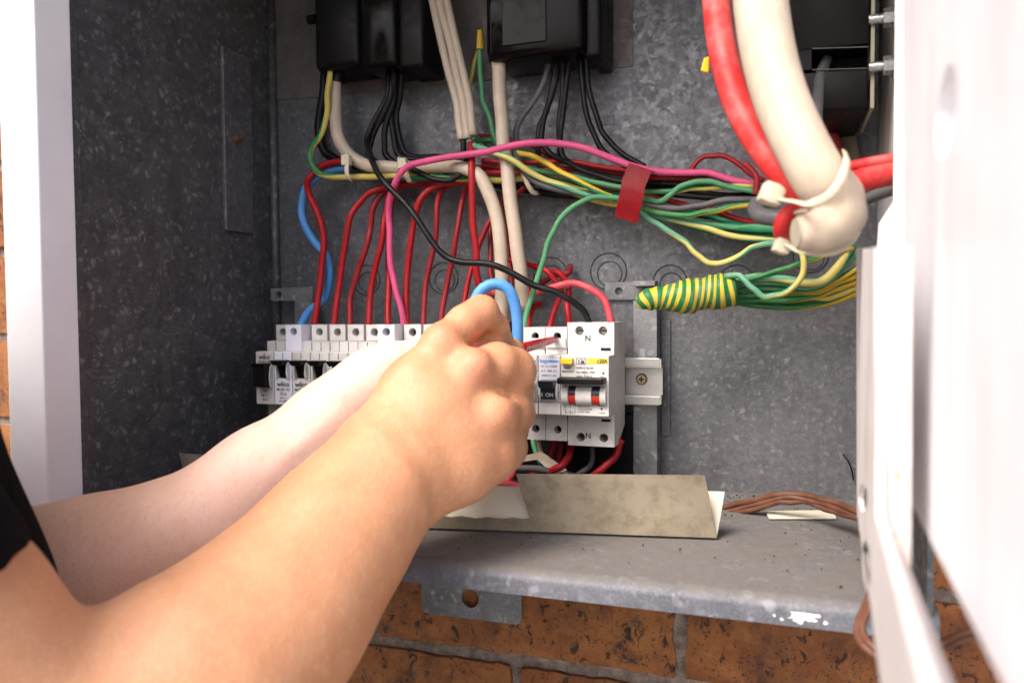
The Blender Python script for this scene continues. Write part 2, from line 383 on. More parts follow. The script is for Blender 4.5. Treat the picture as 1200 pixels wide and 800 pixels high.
def text(name, s, size, loc, mat, parent, align='LEFT', sx=1.0, bold=0):
    cu = bpy.data.curves.new('t', 'FONT'); cu.body = s; cu.size = size; cu.align_x = align; cu.extrude = .00005; cu.offset = bold
    o = bpy.data.objects.new('t', cu); COL.objects.link(o)
    dg = bpy.context.evaluated_depsgraph_get(); me = bpy.data.meshes.new_from_object(o.evaluated_get(dg))
    bpy.data.objects.remove(o); bpy.data.curves.remove(cu)
    me.name = name
    me.transform(Matrix.Translation(loc) @ Matrix.Rotation(PI/2, 4, 'X') @ Matrix.Diagonal((sx, 1, 1, 1)))
    me.materials.clear()
    return link(name, me, mat, parent)

# ------------------------------------------------------------------ ground and brick wall
def Z(r): return CZ + r                      # heights are counted from the camera's
g = BM(); box(g, -60, 60, -60, 60, -.3, 0); ground = tag(obj('ground', g, 'concrete'), kind='structure')
wall = thing('brick_wall', 'brown clay brick wall with grey mortar joints around and below the switchboard box', 'wall', (-.2, .0, 0))
def wall_core():
    b = BM()
    hx0, hx1, hz0, hz1 = -.492, .084, Z(-.168), Z(.345)
    X0, X1, z1_ = -1.52, .98, 2.3
    for q in ((X0, hx0, .0, z1_), (hx1, X1, 0, z1_), (hx0, hx1, 0, hz0), (hx0, hx1, hz1, z1_)):
        box(b, q[0], q[1], -.064, .12, q[2], q[3])
    return b
link_wall = obj('mortar', wall_core(), 'mortar', wall)
BRK = []
def brick_mesh(seed, L, H=.076, Dp=.03, fine=False):
    rnd = random.Random(seed); b = BM()
    nx, nz = (26, 8) if fine else (4, 2)
    rows = []
    for j in range(nz+1):
        r_ = []
        for i in range(nx+1):
            x = -L/2+L*i/nx; z = H*j/nz; e = (i in (0, nx)) or (j in (0, nz))
            q = .9 if fine and e else 1; jx = rnd.uniform(-.0016, .0016)*q; jz = rnd.uniform(-.0012, .0012)*q
            y = -Dp+(.0040 if e else 0)+rnd.uniform(-.0008, .0008)-(.0012 if fine and rnd.random() < .06 else 0)
            r_.append(b.verts.new((x+(jx if e or fine else 0), y, z+jz)))
        rows.append(r_)
    for j in range(nz):
        for i in range(nx): b.faces.new((rows[j][i], rows[j][i+1], rows[j+1][i+1], rows[j+1][i]))
    bd = rows[0]+[rows[j][nx] for j in range(1, nz+1)]+rows[nz][nx-1::-1]+[rows[j][0] for j in range(nz-1, 0, -1)]
    bk = [b.verts.new((v.co.x, 0, v.co.z)) for v in bd]
    for i in range(len(bd)):
        k = (i+1) % len(bd); b.faces.new((bd[k], bd[i], bk[i], bk[k]))
    me = bpy.data.meshes.new('brick'); b.to_mesh(me); b.free(); me.polygons.foreach_set('use_smooth', [True]*len(me.polygons))
    me.set_sharp_from_angle(angle=math.radians(55)); return me
fine_b = [brick_mesh(100+i, .250, fine=True) for i in range(4)]
std_b = [brick_mesh(i, .250) for i in range(6)]
cut_b = {}
HX0, HX1, HZ0, HZ1 = -.486, .078, Z(-.163), Z(.338)
nb = 0
for k in range(-13, 11):
    zb = Z(-.275+.086*k)
    if zb < .02 or zb > 2.2: continue
    off = -.0729+.005 if k % 2 == 0 else -.1979
    for i in range(-6, 5):
        x0 = off+.26*i; x1 = x0+.25
        if x1 < -1.5 or x0 > .95: continue
        segs = [(max(x0, -1.5), min(x1, .96))]
        if zb < HZ1 and zb+.076 > HZ0:
            ns = []
            for a, c in segs:
                if a < HX0: ns.append((a, min(c, HX0)))
                if c > HX1: ns.append((max(a, HX1), c))
            segs = ns
        for a, c in segs:
            L = c-a
            if L < .03: continue
            if abs(L-.25) < .002:
                near = k in (0, -1) and -.7 < a < .2
                me = random.choice(fine_b if near else std_b)
            else:
                key = round(L, 3)
                if key not in cut_b: cut_b[key] = brick_mesh(int(key*1000), key)
                me = cut_b[key]
            h = .076
            o = link('brick', me, 'brick_clay', None); o.parent = wall
            o.location = Vector(((a+c)/2, -.042+random.uniform(-.0012, .0012), zb)) - wall.location
            nb += 1
fas = BM(); box(fas, -1.6, 1.1, -.5, .1, 2.42, 2.5)
tag(recentre(obj('roof_eave', fas, 'fascia')), 'pale eave boarding above the brick wall', 'eave')

# ------------------------------------------------------------------ the switchboard cabinet
cabinet = thing('switchboard_cabinet', 'grey galvanised steel switchboard cabinet with its front open, set in the brick wall', 'cabinet', (-.2, -.1, Z(-.16)))
XL, XR, YF = -.4735, .066, -.235
ZB, ZT = Z(-.147), Z(.335)
b = BM(); box(b, XL-.004, XR+.004, .0, .003, ZB-.004, ZT); back = obj('back_panel', b, 'zinc_back', cabinet)
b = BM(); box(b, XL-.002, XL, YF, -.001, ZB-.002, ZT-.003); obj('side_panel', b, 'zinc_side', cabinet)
b = BM(); box(b, XR, XR+.003, YF, -.001, ZB-.002, Z(-.035)); obj('side_panel', b, 'zinc_side', cabinet)
b = BM(); box(b, XR-.0006, XR+.0024, YF+.002, -.001, Z(-.0348), ZT-.003); tag(obj('side_panel', b, 'smudged_white', cabinet), 'white smudged right side wall')
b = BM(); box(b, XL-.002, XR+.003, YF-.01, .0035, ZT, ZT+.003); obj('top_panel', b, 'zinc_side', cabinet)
# floor with a rounded lip
def lip_profile():
    p = [(.0, ZB-.0025), (YF+.004, ZB-.0035)]
    q = [(-.001, ZB)]
    for k in range(7):
        a = PI/2*k/6; q.append((YF+.007-.007*math.sin(a), ZB-.001-.007+.007*math.cos(a)))
    q += [(YF, ZB-.0155), (YF+.002, ZB-.0155), (YF+.002, ZB-.009), (YF+.012, ZB-.0032), (-.001, ZB-.0032)]
    return q
b = BM(); prism(b, [(XL-.002, y, z) for y, z in lip_profile()], (XR+.008-XL, 0, 0)); obj('floor_panel', b, 'zinc_floor', cabinet, True, 50)
b = BM()
rp = random.Random(5)
for (cx, cy_, sx_, sz_) in ((943, 720, 19, 10),):
    pts = []
    for k in range(34):
        a = 2*PI*k/34; q = rp.uniform(.55, 1.15)
        p = W(cx+sx_*q*math.cos(a), cy_+sz_*q*math.sin(a), YF-.0006); p.z = min(max(p.z, ZB-.0153+rp.uniform(0, .001)), ZB-.0078); pts.append(p)
    prism(b, pts, (0, .0005, 0))
for k in range(26):
    cx, cy_ = rp.gauss(943, 22), rp.gauss(720, 8); p0 = W(cx, cy_, YF-.0004); s_ = rp.uniform(.0004, .0013)
    if ZB-.0150 < p0.z-s_ and p0.z+s_ < ZB-.0085: prism(b, [p0+Vector((s_*rp.uniform(.6, 1.3)*math.cos(2*PI*i/6), 0, s_*rp.uniform(.5, 1.1)*math.sin(2*PI*i/6))) for i in range(6)], (0, .0003, 0))
obj('paint_splash', b, 'smudged_white', cabinet)
# seam of the upper back sheet: an overlapping sheet a little proud
pa, pb_ = W(318, 119, 0), W(742, 78, 0)
b = BM(); prism(b, [(XL+.004, -.0012, pa.z), (pb_.x, -.0012, pb_.z), (pb_.x, -.0012, ZT-.004), (XL+.004, -.0012, ZT-.004)], (0, .0011, 0)); tag(obj('upper_sheet', b, 'zinc_upper', cabinet), 'smooth dull upper back sheet')
# corner bead between left side and back
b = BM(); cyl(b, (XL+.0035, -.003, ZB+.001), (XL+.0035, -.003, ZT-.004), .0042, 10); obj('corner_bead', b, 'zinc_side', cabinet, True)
# batten on the left side with a screw
p0, p1 = WP(257, 66, (XL, 0, 0), (1, 0, 0)), WP(290, 66, (XL, 0, 0), (1, 0, 0)); zb = WP(262, 270, (XL, 0, 0), (1, 0, 0)).z
b = BM(); box(b, XL, XL+.004, p0.y, p1.y, zb, WP(275, 62, (XL, 0, 0), (1, 0, 0)).z, .0008); bat = obj('batten', b, 'zinc_back', cabinet)
sc_ = WP(276, 163, (XL+.004, 0, 0), (1, 0, 0)); b = BM(); cyl(b, sc_, sc_+Vector((.004, 0, 0)), .0042, 14, .003); cyl(b, sc_+Vector((.004, 0, 0)), sc_+Vector((.009, 0, 0)), .0018, 10); obj('screw', b, 'rust', bat, True, 40)
# folded seam near the left front edge
sm = WP(95, 300, (XL, 0, 0), (1, 0, 0)); b = BM(); box(b, XL, XL+.0022, YF+.002, sm.y, ZB+.002, ZT-.005, .0005); obj('front_fold', b, 'zinc_side', cabinet)
# knock-outs pressed in the back
for px, py, r1 in ((713, 318, 22), (785, 330, 20), (863, 331, 21), (645, 322, 21), (520, 326, 19), (430, 328, 18), (950, 300, 20), (596, 330, 20)):
    c = W(px, py, 0); q = depth(c)/F; b = BM()
    ring(b, c, (0, -1, 0), r1*q-.0009, r1*q, .0007, 36); ring(b, c+Vector((.001, 0, -.002)), (0, -1, 0), r1*.68*q-.0008, r1*.68*q, .0006, 32)
    obj('knockout_ring', b, 'groove', cabinet, True, 30)
# white front frame
yf = -.264
b = BM(); box(b, -.5005, -.4672, yf, YF-.0005, Z(-.21), Z(.36), .0012); tag(obj('frame_post', b, 'white_paint', cabinet), 'white painted left post of the front frame')
b = BM(); box(b, -.4668, .10, yf, YF-.0105, Z(.338), Z(.368), .0012); obj('frame_head', b, 'white_paint', cabinet)
# mounting lug below the floor
q0, q1 = W(495, 690, -.0745), W(612, 700, -.0745); zt = ZB-.004; zl = W(555, 724, -.0745).z
b = BM(); rr = .005
outer = [(q0.x, zt), (q0.x, zl+rr), (q0.x+rr*.3, zl+rr*.3), (q0.x+rr, zl), (q1.x-rr, zl), (q1.x-rr*.3, zl+rr*.3), (q1.x, zl+rr), (q1.x, zt)]
hc = W(552, 700, -.0745)
plate(b, [(x, -.0765, z) for x, z in outer], [[(hc.x+.0075*math.cos(2*PI*k/20), -.0765, hc.z+.0075*math.sin(2*PI*k/20)) for k in range(20)]], (0, .0015, 0))
obj('mounting_lug', b, 'zinc_strap', cabinet)

# straps carrying the rail, and the rail
support = thing('rail_support', 'upright galvanised strap with a drilled ear behind the right end of the breaker rail', 'bracket', W(757, 555, -.02))
sL, sR = W(742, 400, -.022).x, W(770, 400, -.022).x
zlo = ZB+.0005; zhi = W(760, 352, -.022).z
b = BM(); box(b, sL, sR, -.0225, -.0205, zlo, zhi, .0004); box(b, sR-.0015, sR, -.0203, -.001, zlo, zhi, .0004); obj('strap', b, 'zinc_strap', support)
e0, e1 = W(709, 331, -.004), W(742, 351, -.004)
b = BM(); hc = W(725, 341, -.004)
plate(b, [(e0.x, -.004, e0.z), (sL+.012, -.004, e0.z), (sL+.012, -.004, e1.z), (e0.x, -.004, e1.z)], [[(hc.x+.0032*math.cos(2*PI*k/16), -.004, hc.z+.0032*math.sin(2*PI*k/16)) for k in range(16)]], (0, .0015, 0))
obj('ear', b, 'zinc_strap', support)
b = BM(); box(b, sL-.001, sR-.002, -.0195, -.0045, e0.z-.004, e0.z, .0003); obj('shelf_fold', b, 'zinc_strap', support)
f0_, f1_ = W(771, 375, -.001), W(786, 510, -.001)
b = BM(); box(b, sR+.0005, f1_.x, -.0025, -.0005, f1_.z, f0_.z, .0004); obj('back_flange', b, 'zinc_back', support)
lsup = thing('rail_support', 'drilled galvanised ear of the strap at the left end of the breaker rail', 'bracket', W(345, 378, -.01))
e0, e1 = W(317, 338, -.02), W(345, 352, -.02); hc = W(327, 345, -.02); xr = W(366, 338, -.02).x; b = BM()
plate(b, [(e0.x, -.02, e0.z), (xr, -.02, e0.z+.001), (xr, -.02, Z(-.0115)), (e1.x, -.02, Z(-.0115)), (e1.x, -.02, e1.z), (e0.x, -.02, e1.z)], [[(hc.x+.003*math.cos(2*PI*k/16), -.02, hc.z+.003*math.sin(2*PI*k/16)) for k in range(16)]], (0, .0015, 0))
obj('ear', b, 'zinc_strap', lsup)
b = BM(); box(b, e1.x, xr, -.0183, -.0005, ZB+.01, Z(-.012)); obj('strap', b, 'zinc_side', lsup)

rail = thing('mounting_rail', 'grey steel mounting rail with a cross-head screw, running behind the row of breakers', 'rail', (-.25, -.03, Z(-.075)))
rx0, rx1 = -.44, W(775, 447, -.032).x
rt, rb = Z(-.0375), Z(-.0745)
b = BM()
prof = [(-.0235, rt-.006), (-.031, rt-.006), (-.031, rt-.0005), (-.0325, rt-.0005), (-.0325, rt-.0075), (-.025, rt-.0075),
        (-.025, rb+.0075), (-.0325, rb+.0075), (-.0325, rb+.0005), (-.031, rb+.0005), (-.031, rb+.006), (-.0235, rb+.006)]
prism(b, [(rx0, y, z) for y, z in prof], (rx1-rx0, 0, 0)); obj('channel', b, 'rail_steel', rail)
for zz in (rt, rb):
    b = BM(); box(b, rx0, rx1-.0012, -.0327, -.0302, zz-.0068 if zz == rt else zz-.0005, zz if zz == rt else zz+.0068, .0005); obj('rail_lip', b, 'rail_steel', rail)
sc_ = W(752, 444, -.0255); b = BM(); cyl(b, sc_, sc_+Vector((0, -.0022, 0)), .0047, 20, .0034); rs = obj('screw', b, 'screw_brass', rail, True, 35)
b = BM(); box(b, sc_.x-.0024, sc_.x+.0024, sc_.y-.0026, sc_.y-.0021, sc_.z-.0005, sc_.z+.0005); box(b, sc_.x-.0005, sc_.x+.0005, sc_.y-.00265, sc_.y-.0021, sc_.z-.0024, sc_.z+.0024); obj('cross_slot', b, 'hole_dark', rs)

# ------------------------------------------------------------------ breakers
def hole_face(bm, x0, x1, z0, z1, y, c, r, dep, n=20):
    """front face with a round hole of depth dep"""
    cx, cz = c; sq = []; ci = []
    for k in range(n):
        a = 2*PI*(k+.5)/n; dx, dz = math.cos(a), math.sin(a)
        tx = ((x1-cx) if dx > 0 else (x0-cx))/dx if abs(dx) > 1e-6 else 1e9
        tz = ((z1-cz) if dz > 0 else (z0-cz))/dz if abs(dz) > 1e-6 else 1e9
        t = min(tx, tz); sq.append(bm.verts.new((cx+dx*t, y, cz+dz*t))); ci.append(bm.verts.new((cx+dx*r, y, cz+dz*r)))
    inn = [bm.verts.new((v.co.x, y+dep, v.co.z)) for v in ci]
    for k in range(n):
        m = (k+1) % n; bm.faces.new((sq[k], sq[m], ci[m], ci[k])); bm.faces.new((ci[k], ci[m], inn[m], inn[k]))
    # corners
    for X_, Z_ in ((x0, z0), (x1, z0), (x1, z1), (x0, z1)):
        best = None
        for k in range(n):
            m = (k+1) % n; A, B_ = sq[k].co, sq[m].co
            on = lambda p, v, i: abs(p[i]-v) < 1e-7
            if (on(A, X_, 0) and on(B_, Z_, 2)) or (on(A, Z_, 2) and on(B_, X_, 0)):
                bm.faces.new((sq[k], bm.verts.new((X_, y, Z_)), sq[m])); break
def terminal(bm, x0, x1, y0, y1, z0, z1, holes, r, dep=.011):
    """block with screw holes in its front (y0 is the front)"""
    n = len(holes); xs = [x0]+[(holes[i][0]+holes[i+1][0])/2 for i in range(n-1)]+[x1]
    for i, c in enumerate(holes): hole_face(bm, xs[i], xs[i+1], z0, z1, y0, c, r, dep)
    q = [(x0, y0, z0), (x1, y0, z0), (x1, y1, z0), (x0, y1, z0), (x0, y0, z1), (x1, y0, z1), (x1, y1, z1), (x0, y1, z1)]
    v = [bm.verts.new(p) for p in q]
    for f in ((0, 1, 2, 3), (4, 5, 6, 7), (1, 2, 6, 5), (0, 3, 7, 4), (3, 2, 6, 7)): bm.faces.new([v[i] for i in f])
def screw_in(parent, c, y, r, mat='screw_steel'):
    b = BM(); cyl(b, (c[0], y, c[1]), (c[0], y+.002, c[1]), r*.97, 16); s_ = obj('terminal_screw', b, mat, parent, True, 40)
    b = BM(); box(b, c[0]-r*.8, c[0]+r*.8, y-.0003, y+.0005, c[1]-r*.14, c[1]+r*.14); obj('slot', b, 'hole_dark', s_)

NT, NBt = Z(-.0325), Z(-.0775)
ordinal = ['first', 'second', 'third', 'fourth', 'fifth', 'sixth', 'seventh', 'eighth', 'ninth', 'tenth']
def old_breaker(x0, x1, label, mat, main=False, tall=False, lines=(), grp='row of small old breakers', brand='wilco'):
    yN = -.0905; yS = -.074; yT = -.062; yb = -.0335
    t = thing('circuit_breaker', label, 'breaker', ((x0+x1)/2, yb, NBt), grp)
    g_ = .00035; a, c = x0+g_, x1-g_; w_ = c-a; cx = (x0+x1)/2
    b = BM()
    # nose: recess for the toggle leaves a dark pocket between two curved cheeks
    px0, px1 = cx-.0048, cx+.0048; pz0, pz1 = NBt+.0225, NBt+.0375
    if main: px0, px1 = cx-.0062, cx+.0062; pz0, pz1 = NBt+.0145, NBt+.0345
    box(b, a, c, yN, yS, NBt, pz0, .0005, 1); box(b, a, c, yN, yS, pz1, NT, .0005, 1)
    box(b, a, px0, yN+.0002, yS, pz0, pz1); box(b, px1, c, yN+.0002, yS, pz0, pz1)
    box(b, a, c, yS, yb, NBt-.004, NT+.0085)                 # middle step
    box(b, a+.0004, c-.0004, yS+.0001, yb, NBt-.0135, NBt-.0041)     # lower terminal step
    body = obj('body', b, mat, t)
    zt0, zt1 = NT+.0088, NT+.0225
    if main: ta, tc = a+.001, c-.0035
    else: ta, tc = a+.0009, c-.0009
    b = BM(); hc = (cx+(-.0012 if main else 0), (zt0+zt1)/2+.0004)
    if tall: zt0 -= .0085; yT -= .0125; hc = (cx, zt1-.0058)
    terminal(b, ta, tc, yT, yb, zt0, zt1, [hc], .0035); obj('terminal_block', b, mat, t)
    screw_in(t, hc, yT+.0100, .0034, 'rust' if random.random() < .4 else 'hole_dark')  # dark screw colours stand for the shade inside the terminal holes
    if not tall:
        b = BM(); box(b, cx-.0002, cx+.0002, yS-.0003, yS, NT+.0002, NT+.0082); obj('joint_line', b, 'hole_dark', t)
    b = BM(); box(b, cx-.0002, cx+.0002, yN-.00025, yN, NT-.006, NT-.0008); obj('joint_line', b, 'hole_dark', t)
    # cheeks (white, curved) and toggle
    b = BM()
    for s_, xx in ((-1, px0), (1, px1)):
        pts = []
        for k in range(9):
            an = -PI/2+PI*k/8; pts.append((xx, yN-.0032*math.cos(an), (pz0+pz1)/2-.001+(pz1-pz0)*.52*math.sin(an)))
        prism(b, pts, (s_*.0016, 0, 0))
    obj('toggle_cheek', b, mat, t)
    b = BM(); zc = pz1
    box(b, px0+.0002, px1-.0002, yS-.0005, yS, pz0, pz1)
    prism(b, [(px0+.0012, yN+.001, pz0+.0006), (px1-.0012, yN+.001, pz0+.0006), (px1-.0016, yN-.004, pz1-.003), (px0+.0016, yN-.004, pz1-.003)], (0, .006, .0))
    ov = .0026 if not main else .001
    prism(b, [(px0-ov*.6, yN-.0105, zc+.0008), (px1+ov*.6, yN-.0105, zc+.0008), (px1-.0008, yN-.0085, zc-.0036), (px0+.0008, yN-.0085, zc-.0036)], (0, .0115, 0), .0004)
    if main: prism(b, [(px0+.0004, yN-.0075, pz0+.001), (px1-.0004, yN-.0075, pz0+.001), (px1-.0004, yN-.0095, zc-.003), (px0+.0004, yN-.0095, zc-.003)], (0, .010, 0), .0005)
    obj('toggle', b, 'black_plastic', t)
    for s, sz, dx, dz, bd in lines:
        text('print', s, sz, (cx+dx, yN-.00025, NBt+dz), 'print_dark', t, 'CENTER', 1.0, bd)
    return t
WX, WPITCH = -.4112, .01795
old_breaker(-.4300, WX, 'wide old breaker with the biggest black switch at the left end of the row', 'breaker_old', True,
            lines=[('wilco', .0052, 0, .0388, .00012), ('MCBM-180', .0026, 0, .0356, 0), ('180', .003, 0, .0105, 0), ('240 V ~', .0026, 0, .0068, 0), ('50 A', .0028, 0, .0032, 0)])
for k in range(10):
    x0 = WX+WPITCH*k
    amp = ['32 A', '20 A', '20 A', '16 A', '20 A', '16 A', '20 A', '16 A', '10 A', '10 A'][k]
    mod = 'MCB3-132' if k == 0 else 'MCB3-120'
    lab = ['bluish white breaker with a tall terminal block, next to the wide left end one',
           'small old white breaker printed 20 A, just right of the bluish white one',
           'third small old breaker counted from the wide one, its print half hidden by the wrist',
           'fourth small old breaker counted from the wide one, only its switch top above the wrist',
           'fifth small old breaker counted from the wide one, its front hidden behind the forearm',
           'bluish small breaker with a tall terminal block, above the back of the far hand',
           'small old breaker right of the tall bluish one above the far hand',
           'small old breaker with its terminal just left of the raised knuckle',
           'small old breaker behind the bent forefinger',
           'last small old breaker at the right end of the old row, behind the hands'][k]
    old_breaker(x0, x0+WPITCH, lab, 'breaker_cool' if k in (0, 5) else 'breaker_white', tall=k in (0, 5),
                lines=[('wilco', .0058, 0, .0158, .00014), (mod, .0030, 0, .0122, .00004), (amp, .0034, 0, .0083, .00004), ('240 V ~', .0022, 0, .0053, 0), ('IEC 60898', .0020, 0, .0026, 0)])
# old row: narrow grey link block between old and new breakers
gx0 = WX+WPITCH*10+.001
b = BM(); t = thing('link_block', 'dark grey terminal block between the old breakers and the newer white ones', 'terminal block', (gx0+.008, -.035, NBt))
box(b, gx0, gx0+.0165, -.060, -.034, NBt, NT+.024, .0006); obj('body', b, 'wire_grey', t)
b = BM(); box(b, gx0+.001, gx0+.0155, -.0604, -.0596, NT+.012, NT+.0128); obj('joint_line', b, 'hole_dark', t)

# newer breakers: shared profile, terminals top and bottom
yN, yT, yb = -.0955, -.076, -.034
def new_body(b, a, c, ztop, zbot, th, tbh, r=.0031):
    box(b, a, c, yN, yT+.004, NBt+.0006, NT, .0006, 2)
    zb0 = NT+.0045
    terminal(b, a, c, yT, yb, zb0, ztop, th, r); terminal(b, a, c, yT, yT+.0128, zbot, NBt-.005, tbh, r)
    box(b, a+.0002, c-.0002, yT+.0002, yb, NBt-.0049, zb0-.0001)
    prism(b, [(a+.0003, yT+.0125, NBt), (a+.0003, yb, NBt), (a+.0003, yb, zbot+.012), (a+.0003, yT+.018, zbot+.0001), (a+.0003, yT+.0125, zbot+.0001)], (c-a-.0006, 0, 0))
Xh = [-.1925, -.1747, -.1572, -.1209]
ztS, zbS = W(650, 383.5, yT).z, W(650, 516, yT).z
ztN, zbN = Z(-.0085), Z(-.1023)
for k in (0, 1):
    a, c = Xh[k]+.0003, Xh[k+1]-.0003; cx = (a+c)/2
    t = thing('circuit_breaker', ['newer white single breaker half hidden behind the knuckles of the near hand', 'newer white single breaker with a navy switch marked ON, under the screwdriver tip'][k], 'breaker', (cx, yb, zbS), 'newer white breakers')
    b = BM(); zt_ = W(640, 394, yT).z; zl_ = W(650, 503, yT).z
    new_body(b, a, c, ztS, zbS, [(cx+.0008, zt_)], [(cx+.0008, zl_)]); obj('body', b, 'breaker_white', t)
    screw_in(t, (cx+.0008, zt_), yT+.0095, .003, 'hole_dark'); screw_in(t, (cx+.0008, zl_), yT+.0095, .003, 'hole_dark')  # screws coloured black to paint the shade in their holes
    b = BM(); box(b, a+.001, c-.0006, yT-.0016, yT, NT+.0046, NT+.0120, .0003, 1); obj('terminal_cover', b, 'breaker_white', t)
    b = BM(); box(b, a+.0008, c-.0008, yN-.0004, yN, NT-.0185, NT-.0022); obj('rating_plate', b, 'breaker_cool', t)
    b = BM(); box(b, cx+.0002, c-.0012, yN-.00065, yN-.0004, NT-.0050, NT-.0037); obj('blue_bar', b, 'print_blue', t)
    text('maker_print', 'hager', .0042, (a+.0011, yN-.0006, NT-.0054), 'print_blue', t, 'LEFT', .95, .00003)
    for dz, s in ((.0088, 'MT 116  415/240'), (.0122, '16 A   6000  C16'), (.0155, '240/415 V   6kA')):
        text('print', s, .0018, (cx, yN-.0006, NT-dz), 'print_dark', t, 'CENTER', 1)
    # switch pocket and toggle
    b = BM(); zt1_, zt0_ = NT-.0195, NT-.0325
    for s_, xx in ((-1, cx-.0058), (1, cx+.0058)):
        pts = [(xx, yN-.0042*math.cos(-PI/2+PI*q/8), (zt1_+zt0_)/2-.001+(zt1_-zt0_)*.55*math.sin(-PI/2+PI*q/8)) for q in range(9)]
        prism(b, pts, (s_*.0016, 0, 0))
    obj('toggle_cheek', b, 'breaker_white', t)
    b = BM(); prism(b, [(cx-.0056, yN-.0042, zt0_), (cx+.0056, yN-.0042, zt0_), (cx+.0056, yN-.0050, zt1_-.004), (cx-.0056, yN-.0050, zt1_-.004)], (0, .006, 0), .0003)
    prism(b, [(cx-.0060, yN-.0115, zt1_+.0012), (cx+.0060, yN-.0115, zt1_+.0012), (cx+.0054, yN-.0095, zt1_-.0042), (cx-.0054, yN-.0095, zt1_-.0042)], (0, .0115, 0), .0005); tg = obj('toggle', b, 'blue_black', t)
    text('print', 'I  ON', .0040, (cx, yN-.0053, zt0_+.0022), 'breaker_white', tg, 'CENTER', .95, .00005)
    b = BM(); box(b, a, c, yN-.0003, yN, NT-.0352, NT-.0349); obj('joint_line', b, 'print_dark', t)
# the two-pole safety switch
a, c = Xh[2]+.0003, Xh[3]; cx = (a+c)/2
t = thing('circuit_breaker', 'two-pole white safety switch with red windows at the right end of the row', 'breaker', (cx, yb, zbN), 'newer white breakers')
h1, h2 = W(679, 387.5, yT), W(706.5, 387.5, yT); l1, l2 = W(680.5, 512, yT), W(707.5, 513, yT)
b = BM(); new_body(b, a, c, ztN, zbN, [(h1.x, h1.z), (h2.x, h2.z)], [(l1.x, l1.z), (l2.x, l2.z)], .0034); obj('body', b, 'breaker_white', t)
for h in (h1, h2): screw_in(t, (h.x, h.z), yT+.0045, .0030)
for h in (l1, l2): screw_in(t, (h.x, h.z), yT+.008, .0033, 'rust')
for px, py in ((689, 399.5), (689.5, 513.5)):
    p = W(px, py, yT); text('print', 'N', .0062, (p.x, yT-.0003, p.z), 'print_dark', t, 'CENTER', .95, .00012)
b = BM(); p = W(711, 409, yT); box(b, p.x-.0045, p.x+.003, yT-.0002, yT+.001, p.z-.0012, p.z+.001); obj('slot', b, 'hole_dark', t)
b = BM(); p = W(711, 492.5, yT); box(b, p.x-.004, p.x+.003, yT-.0002, yT+.001, p.z-.001, p.z+.001); obj('slot', b, 'hole_dark', t)
b = BM(); box(b, cx-.00015, cx+.00015, yN-.0002, yN, NT-.0175, NT-.0012); obj('joint_line', b, 'tie_grey', t)
b = BM(); box(b, a+.0008, a+.0098, yN-.0046, yN, NT-.0062, NT-.0018, .0006); obj('test_button', b, 'yellow_plastic', t)
text('print', 'TEST', .0024, (a+.0052, yN-.0003, NT-.0100), 'print_dark', t, 'CENTER', 1, .00005)
text('print', 'MONTHLY', .0019, (a+.0056, yN-.0003, NT-.0124), 'print_dark', t, 'CENTER', 1, .00003)
b = BM(); fx0, fx1, fz0, fz1 = a+.0118, a+.0192, NT-.0065, NT-.0018
for q in ((fx0, fx1, fz0, fz0+.0003), (fx0, fx1, fz1-.0003, fz1), (fx0, fx0+.0003, fz0, fz1), (fx1-.0003, fx1, fz0, fz1), (fx0+.0034, fx0+.0037, fz0, fz1)): box(b, q[0], q[1], yN-.0003, yN, q[2], q[3])
obj('print_frame', b, 'print_dark', t); text('print', '3 IΔ', .0032, (fx0+.0036, yN-.0004, fz0+.0011), 'print_dark', t, 'CENTER', .9, .0001)
text('print', '10kA', .0036, (a+.0200, yN-.0003, NT-.0050), 'print_yellow', t, 'LEFT', .95, .0001); text('print', 'c20A', .0040, (c-.0010, yN-.0003, NT-.0052), 'print_dark', t, 'RIGHT', .9, .00012)
b = BM(); box(b, a+.0198, c-.0006, yN-.00015, yN, NT-.0062, NT-.0018); obj('yellow_field', b, 'print_yellow', t)
for dz, s in ((.0096, 'SAFE-IL 30-20/1'), (.0128, 'IΔn 30mA  240V'), (.0158, '50Hz  Type A')): text('print', s, .0021, (a+.0118, yN-.0003, NT-dz), 'print_dark', t, 'LEFT', 1)
text('print', '▲', .0022, (c-.0040, yN-.0003, NT-.0132), 'print_dark', t, 'CENTER'); text('print', 'ON', .0030, (c-.0040, yN-.0003, NT-.0172), 'print_dark', t, 'CENTER', 1, .00006)
# toggle bank: black bar over white rockers with red windows
zb1, zb0 = NT-.0190, NT-.0355
b = BM()
for q0, q1 in ((a+.0012, a+.0064), (a+.0122, a+.0240), (a+.0302, c-.0014)):
    pts = [(q0, yN-.0058*math.cos(-PI/2+PI*k/10), (zb1+zb0)/2-.002+(zb1-zb0)*.44*math.sin(-PI/2+PI*k/10)) for k in range(11)]
    prism(b, pts, (q1-q0, 0, 0))
obj('rocker', b, 'breaker_white', t, True, 30)
for q0, q1 in ((a+.0066, a+.0120), (a+.0242, a+.0300)):
    zm = (zb1+zb0)/2-.002
    b = BM(); pts = [(q0, yN-.0048*math.cos(an), zm+(zb1-zb0)*.43*math.sin(an)) for an in [-PI/2+PI*k/10 for k in range(11)]]; prism(b, pts, (q1-q0, 0, 0)); win = obj('toggle_window', b, 'blue_black', t)
    b = BM(); pts = [(q0+.0001, yN-.0052*math.cos(an), zm+(zb1-zb0)*.43*math.sin(an)) for an in [-1.15+1.2*k/8 for k in range(9)]]; pts += [(q0+.0001, yN-.001, zm), (q0+.0001, yN-.001, zm-.006)]; prism(b, pts, (q1-q0-.0002, 0, 0)); obj('red_flag', b, 'toggle_red', win)
